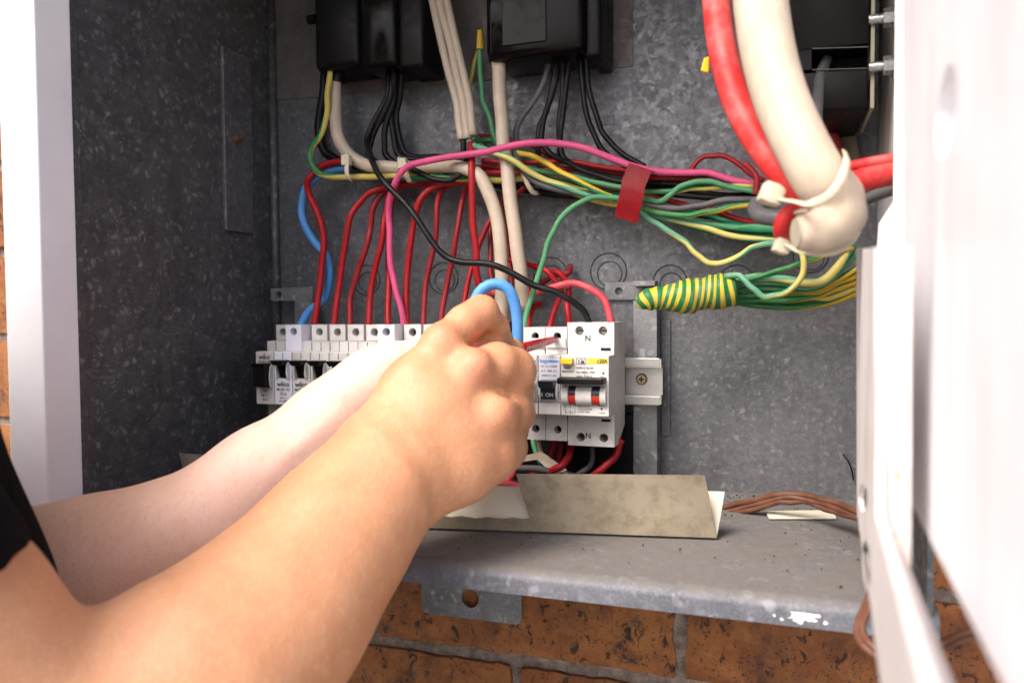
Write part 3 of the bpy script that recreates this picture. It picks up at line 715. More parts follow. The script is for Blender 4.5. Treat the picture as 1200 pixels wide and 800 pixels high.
b = BM(); box(b, a+.0002, c-.0016, yN-.0125, yN-.0005, zb1-.0012, zb1+.0034, .0008); obj('toggle_bar', b, 'black_plastic', t)
b = BM(); box(b, cx-.0002, cx+.0002, yN-.0128, yN-.0120, zb1-.001, zb1+.003); obj('joint_line', b, 'hole_dark', t)
for dz, s in ((.0390, 'ELECTROSAFE'), (.0404+.0012, 'Safety Switch'), (.0428+.0012, 'combined MCB'), (.0, '')):
    pass
for i, (s, bd) in enumerate((('ELECTROSAFE', .00005), ('Safety Switch', 0), ('combined MCB', 0), ('& RCD 30mA', 0))):
    pass
zz = zb0-.0
b = BM(); s0 = a+.0022
def ln(x0, z0, x1, z1, w_=.00022):
    box(b, min(x0, x1)-w_/2, max(x0, x1)+w_/2, yN-.0003, yN, min(z0, z1)-w_/2, max(z0, z1)+w_/2)
for dx in (0, .0038):
    ln(s0+.0012+dx, NBt+.0105, s0+.0012+dx, NBt+.0065); ln(s0+.0012+dx, NBt+.0045, s0+.0012+dx, NBt+.0015); ln(s0+.0006+dx, NBt+.0045, s0+.0018+dx, NBt+.0045); ln(s0+.0006+dx, NBt+.0065, s0+.0018+dx, NBt+.0065)
ln(s0, NBt+.0090, s0+.0085, NBt+.0090); ln(s0+.0085, NBt+.0090, s0+.0085, NBt+.003); ln(s0, NBt+.009, s0, NBt+.0045); ln(s0, NBt+.003, s0+.0085, NBt+.003)
obj('wiring_diagram', b, 'print_dark', t)
for i, s in enumerate(('ELECTROSAFE', 'Safety Switch', 'combined MCB', '& RCD 240V')): text('print', s, .0017, (a+.0128, yN-.0003, NBt+.0092-.0020*i), 'print_dark', t, 'LEFT', 1, .00006 if i == 0 else 0)
text('print', 'OFF', .0030, (c-.0054, yN-.0003, NBt+.0082), 'print_dark', t, 'CENTER', 1, .00006); text('print', '▼', .0024, (c-.0054, yN-.0003, NBt+.0052), 'print_dark', t, 'CENTER'); text('print', '0 - 30mA', .0013, (c-.0054, yN-.0003, NBt+.0030), 'print_dark', t, 'CENTER')

# ------------------------------------------------------------------ black fuse boxes
def fusebox(label, x0, x1, yb_, pieces, y0=-.001):
    """pieces: (px left, px right, px bottom, depth, material)"""
    t = thing('fuse_holder', label, 'fuse holder', (W((x0+x1)/2, yb_, -.03)))
    for nm, l_, r_, bt, dep, mt, bev in pieces:
        p, q = W(l_, bt, -dep), W(r_, bt, -dep)
        b = BM(); box(b, p.x, q.x, -dep, y0, (p.z+q.z)/2, Z(.30), bev, 3); obj(nm, b, mt, t, True, 40)
    return t
fb = fusebox('small black plastic fuse holder near the top left corner of the cabinet', 367, 497, 78,
        [('base', 370, 494, 77, .030, 'black_plastic', .004), ('cover', 368, 421, 79, .050, 'black_plastic', .005), ('fuse_carrier', 421.5, 464, 78, .055, 'black_gloss', .004), ('cover', 465, 496, 79, .048, 'black_plastic', .003)])
p = W(366, 23, -.035); b = BM(); cyl(b, p+Vector((.004, 0, 0)), p-Vector((.004, 0, 0)), .004, 14); obj('side_knob', b, 'black_plastic', fb, True, 40)
fb = fusebox('wide glossy black fuse holder at the top middle of the cabinet', 567, 706, 65,
        [('base', 571, 706, 66, .028, 'black_plastic', .003), ('cover', 568, 684, 64, .060, 'black_gloss', .006), ('cover', 685, 704, 66, .052, 'black_plastic', .003)])
p0, p1 = W(641, 55, -.0605), W(641, 30, -.0605)
b = BM(); box(b, W(588, 0, -.0607).x, W(640, 0, -.0607).x, -.0612, -.0595, W(610, 52, -.061).z, Z(.27), .0006); obj('raised_panel', b, 'black_gloss', fb)
meter = thing('meter_box', 'big black moulded fuse block with a slot, high at the right behind the thick cables', 'fuse holder', W(975, 128, -.04))
def mbox(nm, l_, r_, top, bot, dep, mt, bev=.0015, back=-.001, par=None):
    p, q = W(l_, bot, -dep), W(r_, bot, -dep); zt = W((l_+r_)/2, top, -dep).z if top is not None else Z(.30)
    b = BM(); box(b, p.x, q.x, -dep, back, (p.z+q.z)/2, zt, bev, 2); return obj(nm, b, mt, par or meter, True, 40)
mbox('upper_block', 915, 1019, None, 57, .10, 'black_plastic', .002)
mbox('lower_block', 915, 1017, 83, 129, .10, 'black_plastic', .002)
mbox('slot_floor', 915, 1018, 56.5, 83.5, .072, 'hole_dark', 0)
mbox('left_cheek', 915, 951, 56.8, 83.3, .099, 'black_plastic', 0)
for yy in (57.5, 82.5):
    a_, c_ = W(952, yy, -.1005), W(1018, yy-2, -.1005); b = BM(); prism(b, [a_, c_, c_+Vector((0, 0, .0006)), a_+Vector((0, 0, .0006))], (0, .0012, 0)); obj('slot_edge', b, 'wire_grey', meter)
a_ = W(1021, 60, -.09); b = BM(); box(b, a_.x-.001, a_.x+.0012, -.098, -.02, W(1020, 130, -.09).z, Z(.30)); obj('side_plate', b, 'tie_grey', meter)

# ------------------------------------------------------------------ wires.  (name, label, category, material, width px, path (px, py[, y]), y)
G_R = 'red wires dropping to the old breakers'
def R(label, P, y=-.045, mat='wire_red', wd=8.6, grp=G_R, name='red_wire'): wire(name, label, 'wire', mat, wd, P, y, grp)
BT = -.052
R('red wire looping round the blue wire at the far left of the breakers', [(405, 189, -.03), (378, 194, -.03), (361, 211, -.035), (364, 232), (376, 262), (379.5, 290), (375, 330), (368, 383, BT)], wd=9)
wire('blue_wire', 'blue wire curving down at the far left of the old breakers', 'wire', 'wire_blue', 10.5, [(410, 196, -.024), (378, 202, -.024), (358, 222, -.026), (354, 250), (364, 278), (382, 300), (386, 325), (380, 350), (362, 364), (351, 384, BT)], -.034)
R('second red wire from the left above the old breakers, sweeping right at its top', [(470, 213, -.03), (452, 219, -.032), (430, 228, -.035), (412, 250), (405, 285), (398, 330), (391, 385, BT)])
R('dull red wire, third from the left above the old breakers', [(465, 218, -.025), (448, 226, -.028), (437, 246, -.03), (433, 275), (420, 315), (410, 350), (410, 385, BT)], mat='wire_red_dark', wd=8.4)
R('red wire just left of the pink one, bowed slightly, over the fourth terminal', [(470, 216, -.028), (456, 228, -.03), (451, 262), (442, 305), (434, 342), (432, 385, BT)])
R('red wire mostly hidden behind the pink wire', [(480, 212, -.024), (462, 226, -.026), (457, 275), (455, 320), (455, 385, BT)], y=-.036)
R('red wire arching from the bundle just right of the pink wire', [(575, 212, -.034), (545, 213, -.036), (512, 217, -.04), (493, 234), (482, 280), (477, 330), (477, 385, BT)], wd=9)
R('thin red wire right of the pink one, bending left halfway down', [(545, 214, -.03), (522, 219, -.032), (512, 240), (510, 280), (500, 330), (496, 385, BT)], mat='wire_red_dark', wd=7.4)
R('thin red wire left of the straight bright red one, slanting down to the knuckles', [(556, 214, -.03), (546, 222, -.033), (538, 260), (531, 300), (522, 338), (516, 388, BT)], mat='wire_red_dark', wd=7.4)
R('red wire slanting from behind the white cables down to the raised knuckle', [(622, 208, -.018), (612, 222, -.02), (590, 240, -.024), (573, 262, -.03), (556, 305, -.036), (545, 345), (540, 388, BT)], wd=7.4)
R('bright red straight wire hanging in front of the bundle left of the white cables', [(552, 168, -.05), (553, 200, -.06), (555, 265, -.06), (559, 320, -.058), (566, 352, -.056), (568, 390, BT)], wd=9.6)
R('dark red wire seen between the two thick white cables', [(588, 225, -.01), (592, 260, -.014), (596, 300, -.02), (601, 345, -.03), (604, 388, -.04)], mat='wire_red_dark', wd=7.4, y=-.02)
R('dark red wire just left of the thick white cables behind the black wire', [(580, 235, -.01), (576, 270, -.02), (576, 320, -.03), (580, 350, -.04), (580, 388, BT)], mat='wire_red_dark', wd=7)
G_L = 'red wires looping over the newer breakers'
R('red wire arching over from behind the white cable down to the newer breakers', [(585, 300, -.02), (618, 310, -.03), (640, 317), (652, 330), (658, 345), (650, 362), (643, 388, -.055)], mat='wire_red', wd=8, grp=G_L)
R('short dark red wire slanting behind the green wire above the newer breakers', [(612, 345, -.012), (632, 333, -.014), (650, 322, -.016), (666, 321, -.02), (668, 312, -.006)], mat='wire_red_dark', wd=8, grp=G_L)
R('red wire curling down beside the taller arch, onto the safety switch', [(648, 318, -.03), (660, 323, -.035), (667, 338), (665, 356), (668, 385, -.058)], mat='wire_red', wd=8.4, grp=G_L)
R('bright red wire arching high to the right terminal of the safety switch', [(566, 345, -.04), (582, 342, -.045), (612, 346, -.05), (640, 339, -.052), (665, 332, -.054), (692, 337, -.055), (709, 352, -.056), (717, 384, -.058)], mat='wire_red_pale', wd=8.8, grp=G_L)
R('short red wire stub bent over beside the green wire', [(634, 356, -.03), (627, 358, -.036), (621, 370, -.045), (617, 392, -.056)], mat='wire_red', wd=8.4, grp=G_L)
wire('pink_wire', 'pink wire rising from the old breakers and arching along the bundle to the red tape', 'wire', 'wire_pink', 9.2,
     [(474, 385, BT), (470, 360), (461, 325), (457, 290), (456, 252), (461, 218, -.06), (478, 195, -.062), (520, 186, -.062), (570, 178, -.064), (610, 170, -.066), (650, 167, -.06), (690, 175, -.056), (725, 189, -.052), (745, 197, -.05), (790, 203, -.045), (830, 203, -.045), (860, 211, -.045), (890, 217, -.045)], -.055)
wire('black_wire', 'long black wire sagging across the middle from the left fuse holder to the safety switch', 'wire', 'wire_black', 8.6,
     [(453, 70, -.03), (455, 112, -.03), (436, 145, -.035), (429, 166, -.04), (436, 185, -.055), (446, 207, -.07), (470, 235, -.075), (492, 260, -.078), (508, 287, -.078), (528, 304, -.078), (557, 308, -.078), (582, 311, -.078), (602, 321, -.076), (622, 333, -.074), (647, 341, -.072), (670, 352, -.068), (684, 364, -.064), (692, 385, -.058)], -.07)
G_B = 'black wires under the left fuse holder'
for i, (lab, P) in enumerate((
    ('black wire bulging left under the left fuse holder, behind the long one', [(457, 72, -.028), (458, 112), (446, 140), (436, 162), (432, 180), (446, 192), (490, 193)]),
    ('black wire in the middle of the bunch under the left fuse holder', [(461, 72, -.032), (461, 120), (452, 145), (450, 170), (453, 184), (480, 196), (520, 192)]),
    ('black wire leaning right in the bunch under the left fuse holder', [(464, 72, -.03), (463, 115), (458, 140), (463, 165), (468, 183), (500, 188), (545, 188)]),
    ('rightmost black wire of the bunch under the left fuse holder', [(470, 72, -.03), (470, 110), (464, 132), (468, 160), (478, 182), (510, 184), (550, 186)]))):
    wire('black_wire', lab, 'wire', 'wire_black', 8.4, P, -.032+.003*i, G_B)
wire('black_wire', 'loose black wire sagging under the cream cable right of the second tie', 'wire', 'wire_black', 8, [(468, 188, -.035), (485, 198, -.05), (505, 208, -.052), (528, 211, -.052), (540, 203, -.052), (543, 185, -.05), (543, 162, -.045)], -.05)
wire('black_wire', 'black lead close left of the earth wire below the left fuse holder', 'wire', 'wire_black', 12, [(383, 70, -.01), (379, 110), (374, 150), (380, 178), (400, 190), (440, 196)], -.012)
wire('earth_wire', 'yellow and green wire curving down from the left fuse holder and along under the bundle', 'wire', 'earth_yellow', 8.2,
     [(390, 70, -.04), (386, 92, -.04), (383, 130, -.04), (377, 155), (366, 172), (363.5, 188), (373, 203), (400, 208, -.044), (440, 208), (490, 207), (540, 209), (590, 211), (625, 209), (665, 219, -.04), (700, 229, -.036), (738, 240, -.034)], -.042)
cw = [(393, 70, -.03), (393, 100, -.03), (393, 130, -.032), (397, 160), (408, 182), (432, 194), (470, 197), (510, 195), (540, 196, -.05), (562, 207, -.056), (578, 240, -.056), (586, 280, -.056), (588, 330, -.054), (588, 376, -.05)]
wire('cream_cable', 'thick cream cable from the left fuse holder, bending down to the grey block', 'cable', 'cable_cream', 17.5, cw, -.04)
b = BM(); cyl(b, W(396, 72, -.03), W(395, 97, -.03), .0066, 14); tag(recentre(obj('black_sleeve', b, 'black_plastic', None, True, 40)), 'black sleeve where the cream cable leaves the left fuse holder', 'sleeve')
p = W(392.5, 105, -.0385)
wire('cream_cable', 'straight cream cable hanging from the middle fuse holder down past the green wire', 'cable', 'cable_cream', 18.5, [(582, 50, -.045), (586, 110, -.046), (591, 170, -.05), (596, 215, -.056), (603, 270, -.058), (610, 320, -.056), (614, 362, -.05)], -.05)
for i, (o_, lab) in enumerate(((0, 'left strand of the flat cream cable hanging at the top middle'), (9.2, 'middle strand of the flat cream cable hanging at the top middle'), (18, 'right strand of the flat cream cable hanging at the top middle, ending a little lower'))):
    wire('cream_strand', lab, 'cable', 'cable_cream', 10.6, [(480+o_*.9, -104, -.038), (497+o_*.95, -40, -.04), (510+o_, 20, -.04), (524+o_*.98, 80, -.042), (534+o_*.9, 120, -.044), (541+o_*.75, 164-(3 if i == 2 else 0)-i, -.046)], -.04, 'strands of the flat cream cable', n=12)
wire('green_wire', 'solid green wire under the middle fuse holder, with a yellow tip', 'wire', 'wire_green', 7.4, [(563, 50, -.03), (563, 90), (566, 118), (574, 140), (581, 165), (590, 185, -.02)], -.03)
b = BM(); cyl(b, W(562.5, 36, -.031), W(563, 58, -.03), .0024, 12, .0036); tag(recentre(obj('yellow_sleeve', b, 'earth_gold', None, True, 40)), 'small yellow sleeve at the top of the solid green wire', 'sleeve')
wire('earth_wire', 'dull yellow wire curving behind the solid green one under the middle fuse holder', 'wire', 'earth_yellow', 5.6, [(561, 58, -.015), (553, 88), (548, 115), (552, 145), (562, 163), (580, 175), (612, 184, -.03)], -.02)
wire('green_wire', 'short light green wire crossing behind the straight cream cable', 'wire', 'wire_green', 7, [(553, 168, -.04), (570, 163), (590, 166), (612, 178), (640, 195), (680, 212), (740, 224)], -.022)
wire('earth_wire', 'pale teal earth wire leaving the flat cream cable and running to the red tape', 'wire', 'earth_pale', 8, [(548, 165, -.044), (562, 173, -.056), (585, 181, -.064), (606, 191, -.062), (628, 206, -.055), (660, 218, -.05), (695, 229, -.048), (738, 237, -.046)], -.055)
wire('earth_wire', 'bright yellow and green wire crossing over the bundle just left of the tape', 'wire', 'earth_gold', 7.6, [(600, 178, -.03), (612, 181, -.046), (632, 186, -.05), (655, 201, -.052), (685, 216, -.054), (712, 229, -.052), (740, 238, -.05)], -.05)
wire('earth_wire', 'yellow green wire under the teal one, dipping lowest left of the tape', 'wire', 'earth_yellow', 7, [(620, 198, -.03), (640, 212, -.036), (675, 228, -.038), (705, 237, -.04), (740, 242, -.044)], -.036)
wire('green_wire', 'green wire curving down from the tape to the breaker beside the fingers', 'wire', 'wire_green', 7.6, [(745, 234, -.05), (722, 232, -.052), (694, 232, -.054), (668, 245, -.056), (648, 270, -.058), (638, 300, -.06), (627, 335, -.062), (616, 372, -.066), (611, 412, -.075)], -.056)
G_G = 'black and grey wires under the middle fuse holder'
wire('grey_wire', 'grey wire hanging from the middle fuse holder and looping under the bundle', 'wire', 'wire_grey', 8, [(645, 55, -.03), (641, 85), (628, 115), (610, 142), (604, 165), (607, 190, -.05), (620, 207, -.052), (640, 219, -.05), (680, 225, -.044), (715, 229, -.04)], -.032, G_G)
for lab, P in (('black wire second from the grey one, hooking into the bundle', [(652, 55, -.03), (649, 95), (640, 128), (632, 152), (631, 180), (633, 195, -.015)]),
               ('black wire sloping from below the middle fuse holder to the tape', [(658, 55, -.026), (650, 100), (637, 140), (634, 165), (646, 181), (668, 193, -.04), (700, 206, -.04), (740, 214, -.04)]),
               ('straight black wire under the middle fuse holder left of the curved pair', [(667, 55, -.03), (665, 95), (659, 135), (656, 165), (657, 188, -.02)]),
               ('thin black wire beside the straight one under the middle fuse holder', [(660, 55, -.03), (660, 100), (657, 130), (655, 160), (660, 184, -.03), (690, 200, -.034), (740, 211, -.034)]),
               ('left one of two black wires curving right from the middle fuse holder', [(681, 55, -.03), (683, 105), (690, 145), (704, 172), (722, 189), (748, 200, -.035)]),
               ('right one of two black wires curving right from the middle fuse holder', [(686, 55, -.034), (690, 100), (699, 140), (712, 163), (732, 182), (755, 195, -.035)])):
    wire('black_wire', lab, 'wire', 'wire_black', 7.6, P, -.03, G_G)
G_M = 'wires lying in the horizontal bundle left of the red tape'
for lab, mt, wd, y, P in (
    ('red wire along the top of the bundle left of the red tape', 'wire_red', 7, -.03, [(565, 188), (600, 192), (650, 189), (700, 194), (745, 201)]),
    ('second red wire from the top in the bundle left of the red tape', 'wire_red', 7, -.026, [(565, 194), (610, 200), (660, 198), (700, 200), (745, 206)]),
    ('dark red wire behind the cream cables in the bundle', 'wire_red_dark', 8, -.024, [(540, 196), (575, 197), (610, 198), (640, 205), (690, 214), (745, 224)]),
    ('red wire low in the bundle behind the green ones', 'wire_red_pale', 6.4, -.03, [(570, 202), (620, 203), (670, 209), (700, 217), (745, 226)]),
    ('red wire at the bottom of the bundle behind the cream cables', 'wire_red', 8, -.028, [(470, 216), (520, 215), (560, 207), (600, 206), (640, 208), (690, 222)]),
    ('dark red wire behind the flat cream cable in the bundle', 'wire_red_dark', 8, -.016, [(560, 160), (590, 163), (620, 170), (650, 185), (700, 197), (745, 203)]),
    ('black wire just above the green ones in the bundle', 'wire_black', 8, -.022, [(520, 205), (580, 213), (630, 214), (680, 212), (745, 216)]),
    ('black wire at the very bottom of the bundle', 'wire_black', 9, -.014, [(560, 215), (600, 220), (640, 227), (690, 231), (745, 233)]),
    ('black wire under the long pink one left of the cream cables', 'wire_black', 8, -.02, [(430, 190), (470, 203), (520, 208), (560, 213)]),
    ('deep green wire inside the bundle left of the tape', 'wire_green_deep', 7, -.03, [(600, 195), (640, 206), (680, 219), (715, 226), (745, 231)]),
    ('light green wire above the deep green one left of the tape', 'wire_green', 7.4, -.04, [(615, 196), (650, 203), (690, 212), (720, 219), (745, 222)])):
    wire('bundle_wire', lab, 'wire', mt, wd, P, y, G_M)
G_T = 'wires fanning out right of the red tape'
for lab, mt, wd, y, P in (
    ('dark red wire under the pink one right of the tape', 'wire_red_dark', 8, -.038, [(745, 206), (780, 209), (830, 209), (865, 214), (895, 222)]),
    ('dark red wire arching highest right of the tape', 'wire_red_dark', 7, -.04, [(805, 207), (817, 190), (835, 182.5), (856, 186), (880, 203), (895, 212)]),
    ('red strand bending down by the upper cable tie', 'wire_red_dark', 8, -.06, [(872, 192), (882, 200), (887, 212), (886, 228)]),
    ('black wire along the top of the fan right of the tape', 'wire_black', 8, -.034, [(745, 213), (790, 215), (840, 217), (900, 220)]),
    ('second black wire from the top right of the tape', 'wire_black', 8, -.03, [(745, 220), (790, 221), (850, 228), (905, 230)]),
    ('black wire in the middle of the fan right of the tape', 'wire_black', 8, -.032, [(745, 226), (790, 228), (830, 232), (905, 236)]),
    ('shadowed black wire low in the fan right of the tape', 'wire_black', 9, -.02, [(745, 240), (800, 250), (860, 258), (915, 264)]),
    ('yellow and green wire lying straight across the fan right of the tape', 'earth_yellow', 7.4, -.046, [(745, 225), (780, 225), (810, 222), (840, 219), (885, 219)]),
    ('green wire waving up over the fan right of the tape', 'wire_green', 7.8, -.05, [(745, 230), (757, 233), (770, 237), (782, 231), (795, 221), (815, 214), (835, 213), (860, 220), (895, 227)]),
    ('red wire dipping through the middle of the fan', 'wire_red', 7.4, -.036, [(745, 226), (770, 232), (805, 240), (840, 249), (880, 260), (915, 266)]),
    ('dark grey thicker wire crossing the fan towards the upper cable tie', 'wire_grey', 9, -.048, [(750, 238), (780, 244), (810, 243), (840, 237), (865, 234), (892, 235)]),
    ('deep green wire on the left under the grey one', 'wire_green_deep', 7.4, -.04, [(745, 237), (770, 243), (800, 248), (830, 252), (860, 262), (912, 271)]),
    ('yellow and green wire bowed down below the grey one', 'earth_gold', 7.8, -.052, [(745, 240), (762, 247), (785, 252), (810, 252), (840, 246), (865, 241), (890, 240)]),
    ('thick deep green wire low in the fan', 'wire_green_deep', 10, -.044, [(760, 247), (800, 257), (840, 265), (880, 268), (925, 271)]),
    ('teal green wire just above the lowest yellow one', 'wire_green', 7, -.045, [(800, 256), (840, 264), (880, 266), (925, 266)]),
    ('second deep green wire under the thick one', 'wire_green_deep', 8, -.04, [(765, 250), (800, 262), (840, 272), (880, 277), (935, 282)]),
    ('pale yellow wire along the bottom edge of the fan', 'earth_pale', 8, -.046, [(745, 245), (775, 254), (810, 262), (850, 274), (885, 281), (940, 283)]),
    ('pale yellow wire sagging in a loop below the fan', 'earth_pale', 7.8, -.052, [(745, 244), (760, 256), (782, 270), (805, 285), (820, 302), (840, 310), (862, 303), (880, 291), (900, 285), (925, 285)])):
    wire('fan_wire', lab, 'wire', mt, wd, P, y, G_T)
# red tape round the bundle
tp = thing('red_tape', 'strip of shiny red tape wrapped round the wire bundle', 'tape', W(742, 262, -.06))
a_, b_, c_, d_ = W(737, 191, -.063), W(764, 200, -.063), W(720, 254, -.066), W(747, 262, -.066)
def strip(P0, P1, th=.0006):
    b = BM(); A = [b.verts.new(p) for p in P0]; B = [b.verts.new(p) for p in P1]
    for i in range(len(A)-1): b.faces.new((A[i], A[i+1], B[i+1], B[i]))
    bmesh.ops.solidify(b, geom=list(b.faces), thickness=th); return b
bk = Vector((0, .04, 0)); L0 = [a_+bk, a_+bk*.4+Vector((0, 0, .002)), a_, a_.lerp(c_, .33)+Vector((-.001, -.004, 0)), a_.lerp(c_, .48)+Vector((0, -.0045, 0)), a_.lerp(c_, .75)+Vector((.0, -.002, 0)), c_]
L1 = [b_+bk, b_+bk*.4+Vector((0, 0, .002)), b_, b_.lerp(d_, .33)+Vector((-.001, -.004, 0)), b_.lerp(d_, .48)+Vector((0, -.0045, 0)), b_.lerp(d_, .75)+Vector((0, -.002, 0)), d_]
obj('tape_band', strip(L0, L1), 'tape_red', tp, True, 50)
# thin nylon ties on the bundle
def small_tie(label, P, wd=6, head=None):
    t = thing('cable_tie', label, 'cable tie', W(*P[-1]), 'small nylon ties on the bundle')
    pts = [W(*p) for p in P]
    link('band', tube_mesh('band', pts, wpx(wd, pts[1]), n=8, flat=.3, flatdir=(0, -1, 0)), 'tie_nylon', t)
    if head:
        p = W(*head); b = BM(); box(b, p.x-.004, p.x+.004, p.y-.003, p.y+.003, p.z-.0045, p.z+.0045, .001); obj('head', b, 'tie_nylon', t)
small_tie('small yellowed cable tie round the cream cable at its left bend', [(400, 180, -.035), (407, 184, -.052), (406, 200, -.056), (408, 209, -.054), (413, 213, -.045)], 6, (406, 188, -.053))
small_tie('small pale cable tie round the cream cable behind the pink wire', [(466, 186, -.035), (474, 192, -.052), (476, 204, -.054), (480, 213, -.05), (486, 214, -.04)], 6.5, (472, 192, -.05))
small_tie('narrow grey cable tie hanging at the straight cream cable', [(607, 185, -.035), (612, 198, -.05), (617, 213, -.05), (624, 225, -.045), (631, 226, -.038)], 6)

# taped earth bundle
tb = thing('taped_end', 'blunt end of an earth cable wrapped in yellow and green striped tape', 'wrapped cable', W(805, 365, -.05))
def spiral():
    ax = [W(746, 355, -.075), W(765, 350, -.072), (W(800, 348, -.066)), W(830, 343, -.062), W(861, 340, -.058)]
    P = catmull(ax, .002); m = len(P); rr = []
    prof = [(0, 4), (.05, 9), (.2, 14), (.45, 18), (.55, 20.5), (.68, 19.5), (.85, 20), (1, 19)]
    for i in range(m):
        t = i/(m-1)
        for (t0, q0), (t1, q1) in zip(prof, prof[1:]):
            if t0 <= t <= t1: r_ = q0+(q1-q0)*(t-t0)/(t1-t0)
        rr.append((r_+1.0*math.sin(t*60)+1.2*math.sin(t*17))*depth(P[i])/F)
    me = tube_mesh('tape_wrap', P, lambda t: rr[min(m-1, int(round(t*(m-1))))], n=26, raw=True)
    uv = me.uv_layers[0].data
    for d in uv:
        u, v = d.uv; d.uv = (u*(2 if v < .045 else 2)+v*178+.30*math.sin(v*90+u*6.28)+.45*math.sin(v*150+1)*math.sin(u*6.28+v*60), 0)      # tape wound on the slant
    return me
link('tape_wrap', spiral(), 'earth_tape', tb)
G_E = 'earth wires spreading from the striped tape to the right wall'
ew = [('topmost yellow earth wire of the taped bundle, rising to the right', 'earth_gold', 7, [(855, 328), (880, 326), (910, 318), (940, 308), (972, 296), (1000, 290)]),
      ('thick pale yellow earth wire curving up beside the hook of the white cable', 'earth_pale', 12, [(855, 332), (880, 326), (910, 325), (940, 332), (960, 330), (980, 315), (994, 294), (1000, 270)]),
      ('dull green earth wire just under the thick pale one', 'wire_green', 8, [(855, 338), (885, 331), (915, 333), (950, 338), (975, 326), (997, 305), (1008, 290)]),
      ('deep green earth wire through the middle of the taped bundle', 'earth_gold', 8, [(855, 341), (890, 337), (925, 340), (960, 338), (985, 326), (1008, 312)]),
      ('yellow earth wire through the middle of the taped bundle', 'earth_gold', 8.4, [(855, 346), (890, 345), (925, 343), (960, 341), (985, 330), (1008, 320)]),
      ('yellow earth wire second from the bottom of the taped bundle', 'earth_gold', 8.4, [(855, 350), (890, 352), (930, 351), (965, 345), (988, 336), (1010, 328)]),
      ('green streaked earth wire third from the bottom of the taped bundle', 'earth_yellow', 8, [(855, 347), (895, 349), (940, 346), (970, 350), (990, 342), (1010, 336)]),
      ('lowest yellow earth wire of the taped bundle', 'earth_gold', 8.4, [(855, 352), (890, 358), (925, 360), (960, 358), (985, 350), (1010, 342)]),
      ('thin dark green earth wire near the bottom of the taped bundle', 'earth_tape', 7, [(855, 355), (900, 355), (945, 355), (980, 345), (1010, 333)])]
for i, (lab, mt, wd, P) in enumerate(ew):
    wire('earth_wire', lab, 'wire', mt, wd, [(p[0], p[1], -.055+.0035*i+(.0 if p[0] < 960 else .003)) for p in P], -.05, G_E)
wire('earth_wire', 'pale teal earth wire looping in front of the taped bundle', 'wire', 'earth_pale', 8, [(850, 324, -.066), (866, 323, -.07), (878, 335, -.072), (895, 346, -.072), (918, 345, -.072), (934, 332, -.072), (942, 313, -.07), (939, 296, -.068), (925, 283, -.06)], -.07)

# ------------------------------------------------------------------ thick cables in front, at the right
def fat(name, label, mat, wd, P, flat=1.0, cat='cable', n=20, wfun=None):
    pts = [WD(*p) for p in P]
    r = wd*.5*P[len(P)//2][2]/F
    o = link(name, tube_mesh(name, pts, r, n=n, step=.004), mat); tag(o, label, cat); return recentre(o), r, pts
#CREAM
fat('thick_red_cable', 'thick red supply cable curving down on the left of the cream one', 'cable_red_big', 34,
    [(812, -330, .47), (822, -200, .455), (832, -80, .44), (838, -10, .425), (847, 60, .41), (866, 125, .40), (895, 175, .39), (925, 212, .383), (952, 240, .38), (975, 258, .41)])
b = BM(); p, q = WD(951, 271, .375), WD(931, 272, .388)
fat('cut_red_wire', 'red wire bent in a short hook beside the two cable tie heads', 'cable_red_big', 20, [(945, 236, .41), (930, 246, .405), (919, 258, .405), (916, 272, .41), (926, 279, .415), (940, 272, .43)], cat='wire')
fat('grey_cable', 'dark grey cable folded behind the upper cable tie head', 'wire_grey', 20, [(905, 236, .47), (887, 240, .465), (890, 252, .455), (915, 256, .445), (938, 258, .44), (960, 250, .46), (985, 235, .50)])
def big_tie(label, center_path, wd, head, hsz, grp):
    pts = [WD(*p) for p in center_path]; t = thing('cable_tie', label, 'cable tie', pts[-1], grp)
    link('band', tube_mesh('band', pts, wd*.5*center_path[0][2]/F, n=10, flat=.35, flatdir=-FWD), 'tie_nylon', t)
    hp = WD(*head); s = hsz*head[2]/F; b = BM()
    A = RIGHT*.86-UP*.35; B_ = UP*.86+RIGHT*.35
    def pt(i, j, k): return hp+A*(s*i)+B_*(s*j)-FWD*(s*k)
    prism(b, [pt(-.5, -.45, -.4), (pt(-.1, -.5, -.4)), pt(.5, -.42, -.4), pt(.5, .35, -.4), pt(.1, .5, -.4), pt(-.5, .45, -.4)], -FWD*(s*.8), s*.09)
    obj('head', b, 'tie_nylon', t, True, 35)
big_tie('bigger cable tie with a square cream head, round the thick cream and red cables', [(908, 232, .375), (930, 236, .352), (952, 238, .335), (972, 229, .33), (986, 210, .33), (992, 192, .335), (990, 178, .36)], 9, (904, 228, .372), 27, 'cable ties on the thick cables')
big_tie('smaller cable tie with its cream head hanging below the red hook', [(918, 284, .385), (935, 293, .37), (956, 297, .362), (976, 296, .358), (994, 287, .36), (1006, 270, .37)], 7, (916, 289, .385), 19, 'cable ties on the thick cables')
fat('pale_tie_tail', 'pale nylon loop by the cut end of the thick cream cable', 'tie_nylon', 6, [(932, 250, .38), (945, 247, .372), (956, 255, .37), (959, 266, .37)], cat='tie tail', n=8)
fat('red_cable', 'dusty thick red cable running right behind the white door', 'cable_red_big', 27, [(955, 246, .41), (985, 220, .42), (1010, 211, .42), (1040, 205, .42), (1078, 198, .42)])
fat('red_cable', 'thinner red cable above the dusty thick one, running right', 'cable_red_big', 14, [(945, 225, .44), (975, 203, .43), (1010, 193, .425), (1045, 187, .42), (1076, 184, .42)])
fat('grey_cable', 'dark grey cable emerging under the dusty thick red one', 'wire_grey', 14, [(985, 250, .46), (1010, 236, .45), (1035, 226, .45), (1070, 214, .45)])
